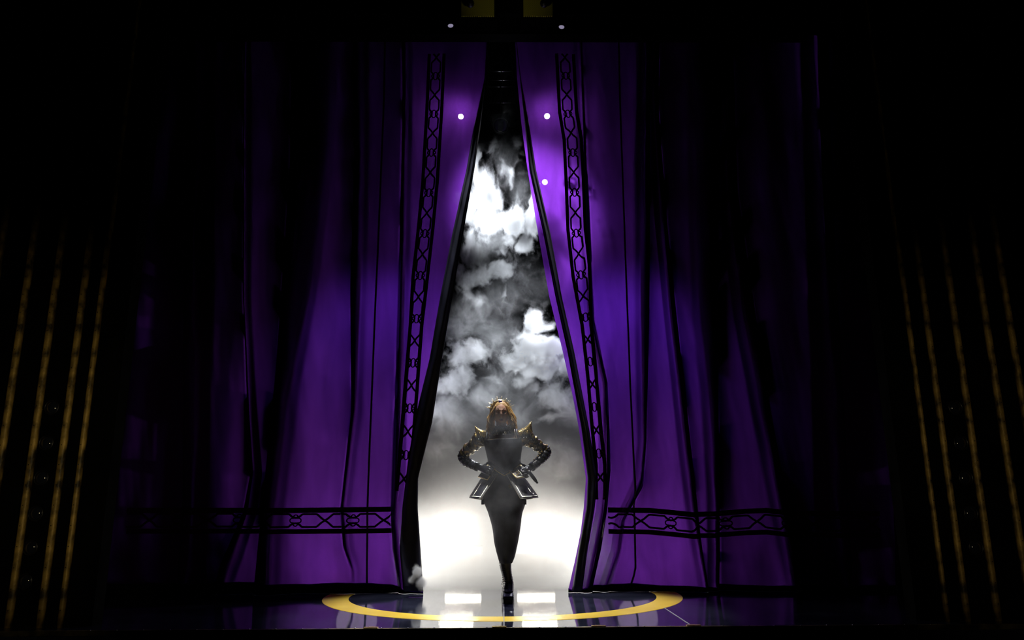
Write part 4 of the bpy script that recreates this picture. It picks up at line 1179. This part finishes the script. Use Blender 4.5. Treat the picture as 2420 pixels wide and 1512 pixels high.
# the pair hanging on the header, their lenses seen edge on
for px, py, sd in ((1065, 62, 'left'), (1327, 65, 'right')):
    c = at(px, py, 7.36); spotlight(c, Vector((0.0, 7.0, 0)), .030, M['slitlens'], 'small black spotlight hanging in front of the header on the %s, lens faintly lit' % sd, 'spotlights on the header')
b = MB(); zz = at(1187, 20, 7.2).z; b.tube([(-1.6, 6.98, zz), (1.6, 6.98, zz)], .024, 10); tag(b.build('lighting_bar', M['blackmetal']), 'black lighting bar across the header carrying two small spotlights', 'pipe')
# moving light hanging in the dark at the top of the opening
c = at(1183, 296, 9.0); spotlight(c, c + Vector((0, -1, -.35)), .085, M['lensdark'], 'unlit round moving light hanging in the dark top of the opening', body=.3, name='moving_light')
b = MB(); b.sphere(at(1215, 300, 9.0), .012, 8, 6)

# bars flown in the gap
for i, (py, x0, x1, Y, r, where) in enumerate(((97, 1170, 1202, 8.3, .011, 'topmost and shortest, under the header'), (169, 1157, 1211, 8.75, .006, 'second from the top'), (190, 1158, 1217, 9.1, .006, 'third from the top'),
                                   (205, 1150, 1217, 9.4, .007, 'fourth from the top'), (243, 1156, 1218, 9.8, .010, 'lowest, above the smoke'))):
    a, c = at(x0, py, Y), at(x1, py, Y)
    root = empty('flown_bar', (a + c) / 2, 'thin steel bar flown in the gap between the curtains, %s' % where, 'pipe', None)
    b = MB(); b.tube([a, c], r, 10); b.build('tube', M['steel'], root)
    for q in (.12, .5, .88):
        p = a.lerp(c, q); b = MB(); b.tube([p, p + Vector((0, 0, 8.0 - p.z))], .0015, 4); b.build('hanging_wire', M['black'], root)
    p = a.lerp(c, .5); b = MB(); b.box((p.x - .006, p.y - .02, p.z - .03), (p.x + .006, p.y + .02, p.z + .02)); b.build('clamp', M['steel'], root, smooth=False)

# loudspeakers with gilt grilles above the header
for x0, x1, sd in ((1090, 1168, 'left'), (1237, 1306, 'right')):
    a, c = at(x0, 38, 7.2), at(x1, 38, 7.2); root = empty('loudspeaker', ((a.x + c.x) / 2, 7.25, a.z), 'loudspeaker with an olive gold perforated grille at the top edge, %s of centre' % sd, 'loudspeaker')
    b = MB(); b.box((a.x - .03, 7.22, a.z - .03), (c.x + .03, 7.43, a.z + .7)); b.build('cabinet', M['black'], root, smooth=False)
    b = MB(); b.box((a.x, 7.195, a.z), (c.x, 7.218, a.z + .64)); b.build('grille', M['grille'], root, smooth=False)
    q = at(1111 if sd == 'left' else 1286, 8, 7.08); b = MB(); b.tube([q + Vector((0, .1, .05)), q, q + Vector((0, -.02, -.035))], [.02, .045, .03], 12); b.build('clamp_head', M['blackmetal'], root)

# blinders on the rear stage
for k, (ia, ib, sd) in enumerate(((0, 1, 'left'), (2, 3, 'right'))):
    A_, B_ = BLIND[ia], BLIND[ib]; xc = at((A_[0] + A_[1]) / 2, 1190, YB).x
    root = empty('blinder_light', (xc, YB, 0), 'white floor-standing blinder glaring through the haze behind the performer, on the %s' % sd, 'stage light')
    for (p0, p1, z0, z1, _w), nm in ((A_, 'lamp_bar'), (B_, 'lamp_panel')):
        xa, xb = at(p0, 1190, YB).x, at(p1, 1190, YB).x; b = MB(); b.box((xa - .015, YB - .02, z0 - .015), (xb + .015, YB + .09, z1 + .015)); h_ = b.build(nm, M['blackmetal'], root, smooth=False)
        b = MB(); n_ = 18
        for i in range(n_):
            u0 = xa + (xb - xa) * i / n_; u1 = xa + (xb - xa) * (i + .86) / n_; b.box((u0, YB - .035, z0), (u1, YB - .021, z1))
        b.build('lamp_face', M['panelface'], h_, smooth=False)
    for sx_ in (-.2, .2):
        b = MB(); b.box((xc + sx_ - .015, YB + .02, .02), (xc + sx_ + .015, YB + .05, ZB[2])); b.box((xc + sx_ - .015, YB - .10, 0), (xc + sx_ + .015, YB + .2, .02)); b.build('leg', M['blackmetal'], root, smooth=False)

# gilded strips on the side columns, each with a row of small studs
def strip(px, wpx, label, group):
    Y = 5.89; x = at(px, 900, Y).x; w_ = wpx * Y / FPX
    root = empty('gilded_strip', (x, Y, 0), label, 'strip', group)
    b = MB(); rs = []
    for i in range(49):
        z = 6.2 * i / 48; rs.append([(x - w_ / 2, Y + .04, z), (x - w_ / 2, Y, z), (x - w_ * .2, Y - .008, z), (x + w_ * .2, Y - .008, z), (x + w_ / 2, Y, z), (x + w_ / 2, Y + .04, z)])
    b.rings(rs); b.mi = 1; z = .12
    while z < 6.1: b.sphere((x, Y - .011, z), .0042, 6, 4); z += .148
    b.build('strip', [M['giltstrip'], M['steel']], root)
names = ('outermost, cut by the edge of the frame', 'second from the frame edge', 'third from the frame edge', 'fourth from the frame edge', 'narrow, nearest the curtain')
for px, wp, nm in zip((-52, 26, 97, 167, 212), (14, 14, 14, 14, 11), names): strip(px, wp, 'gilt vertical strip on the left column, ' + nm, 'gilded strips on the left column')
for px, wp, nm in zip((2168, 2213, 2281, 2356, 2413), (9, 12, 13, 13, 12), tuple(reversed(names))): strip(px, wp, 'gilt vertical strip on the right column, ' + nm, 'gilded strips on the right column')
def round_lamp(px, py, label, group):
    c = at(px, py, 5.93); root = empty('round_lamp', (c.x, 5.945, c.z), label, 'lamp', group); r = .052
    b = MB(); b.tube([(c.x + cos(a) * r, 5.935, c.z + sin(a) * r) for a in [2 * pi * k / 28 for k in range(28)]], .007, 6, closed=True); b.build('rim', M['blackmetal'], root)
    b = MB(); rs = [[(c.x + cos(a) * r * sin(t), 5.947 - .033 * cos(t), c.z + sin(a) * r * sin(t)) for a in [2 * pi * k / 24 for k in range(24)]] for t in np.linspace(pi / 2, .08, 6)]; b.rings(rs); b.build('glass_dome', M['lensdark'], root)
for (px, py), nm in zip(((112, 962), (99, 1046), (87, 1129), (74, 1213), (61, 1294), (48, 1374)), ('topmost', 'second from the top', 'third from the top', 'third from the bottom', 'second from the bottom', 'lowest')):
    round_lamp(px + 9, py, 'unlit round lamp between gilt strips on the left column, %s' % nm, 'round lamps on the left column')
for (px, py), nm in zip(((2271, 962), (2284, 1046), (2296, 1129), (2308, 1213), (2320, 1294)), ('topmost', 'second from the top', 'middle', 'second from the bottom', 'lowest')):
    round_lamp(px - 12, py, 'unlit round lamp between gilt strips on the right column, %s' % nm, 'round lamps on the right column')
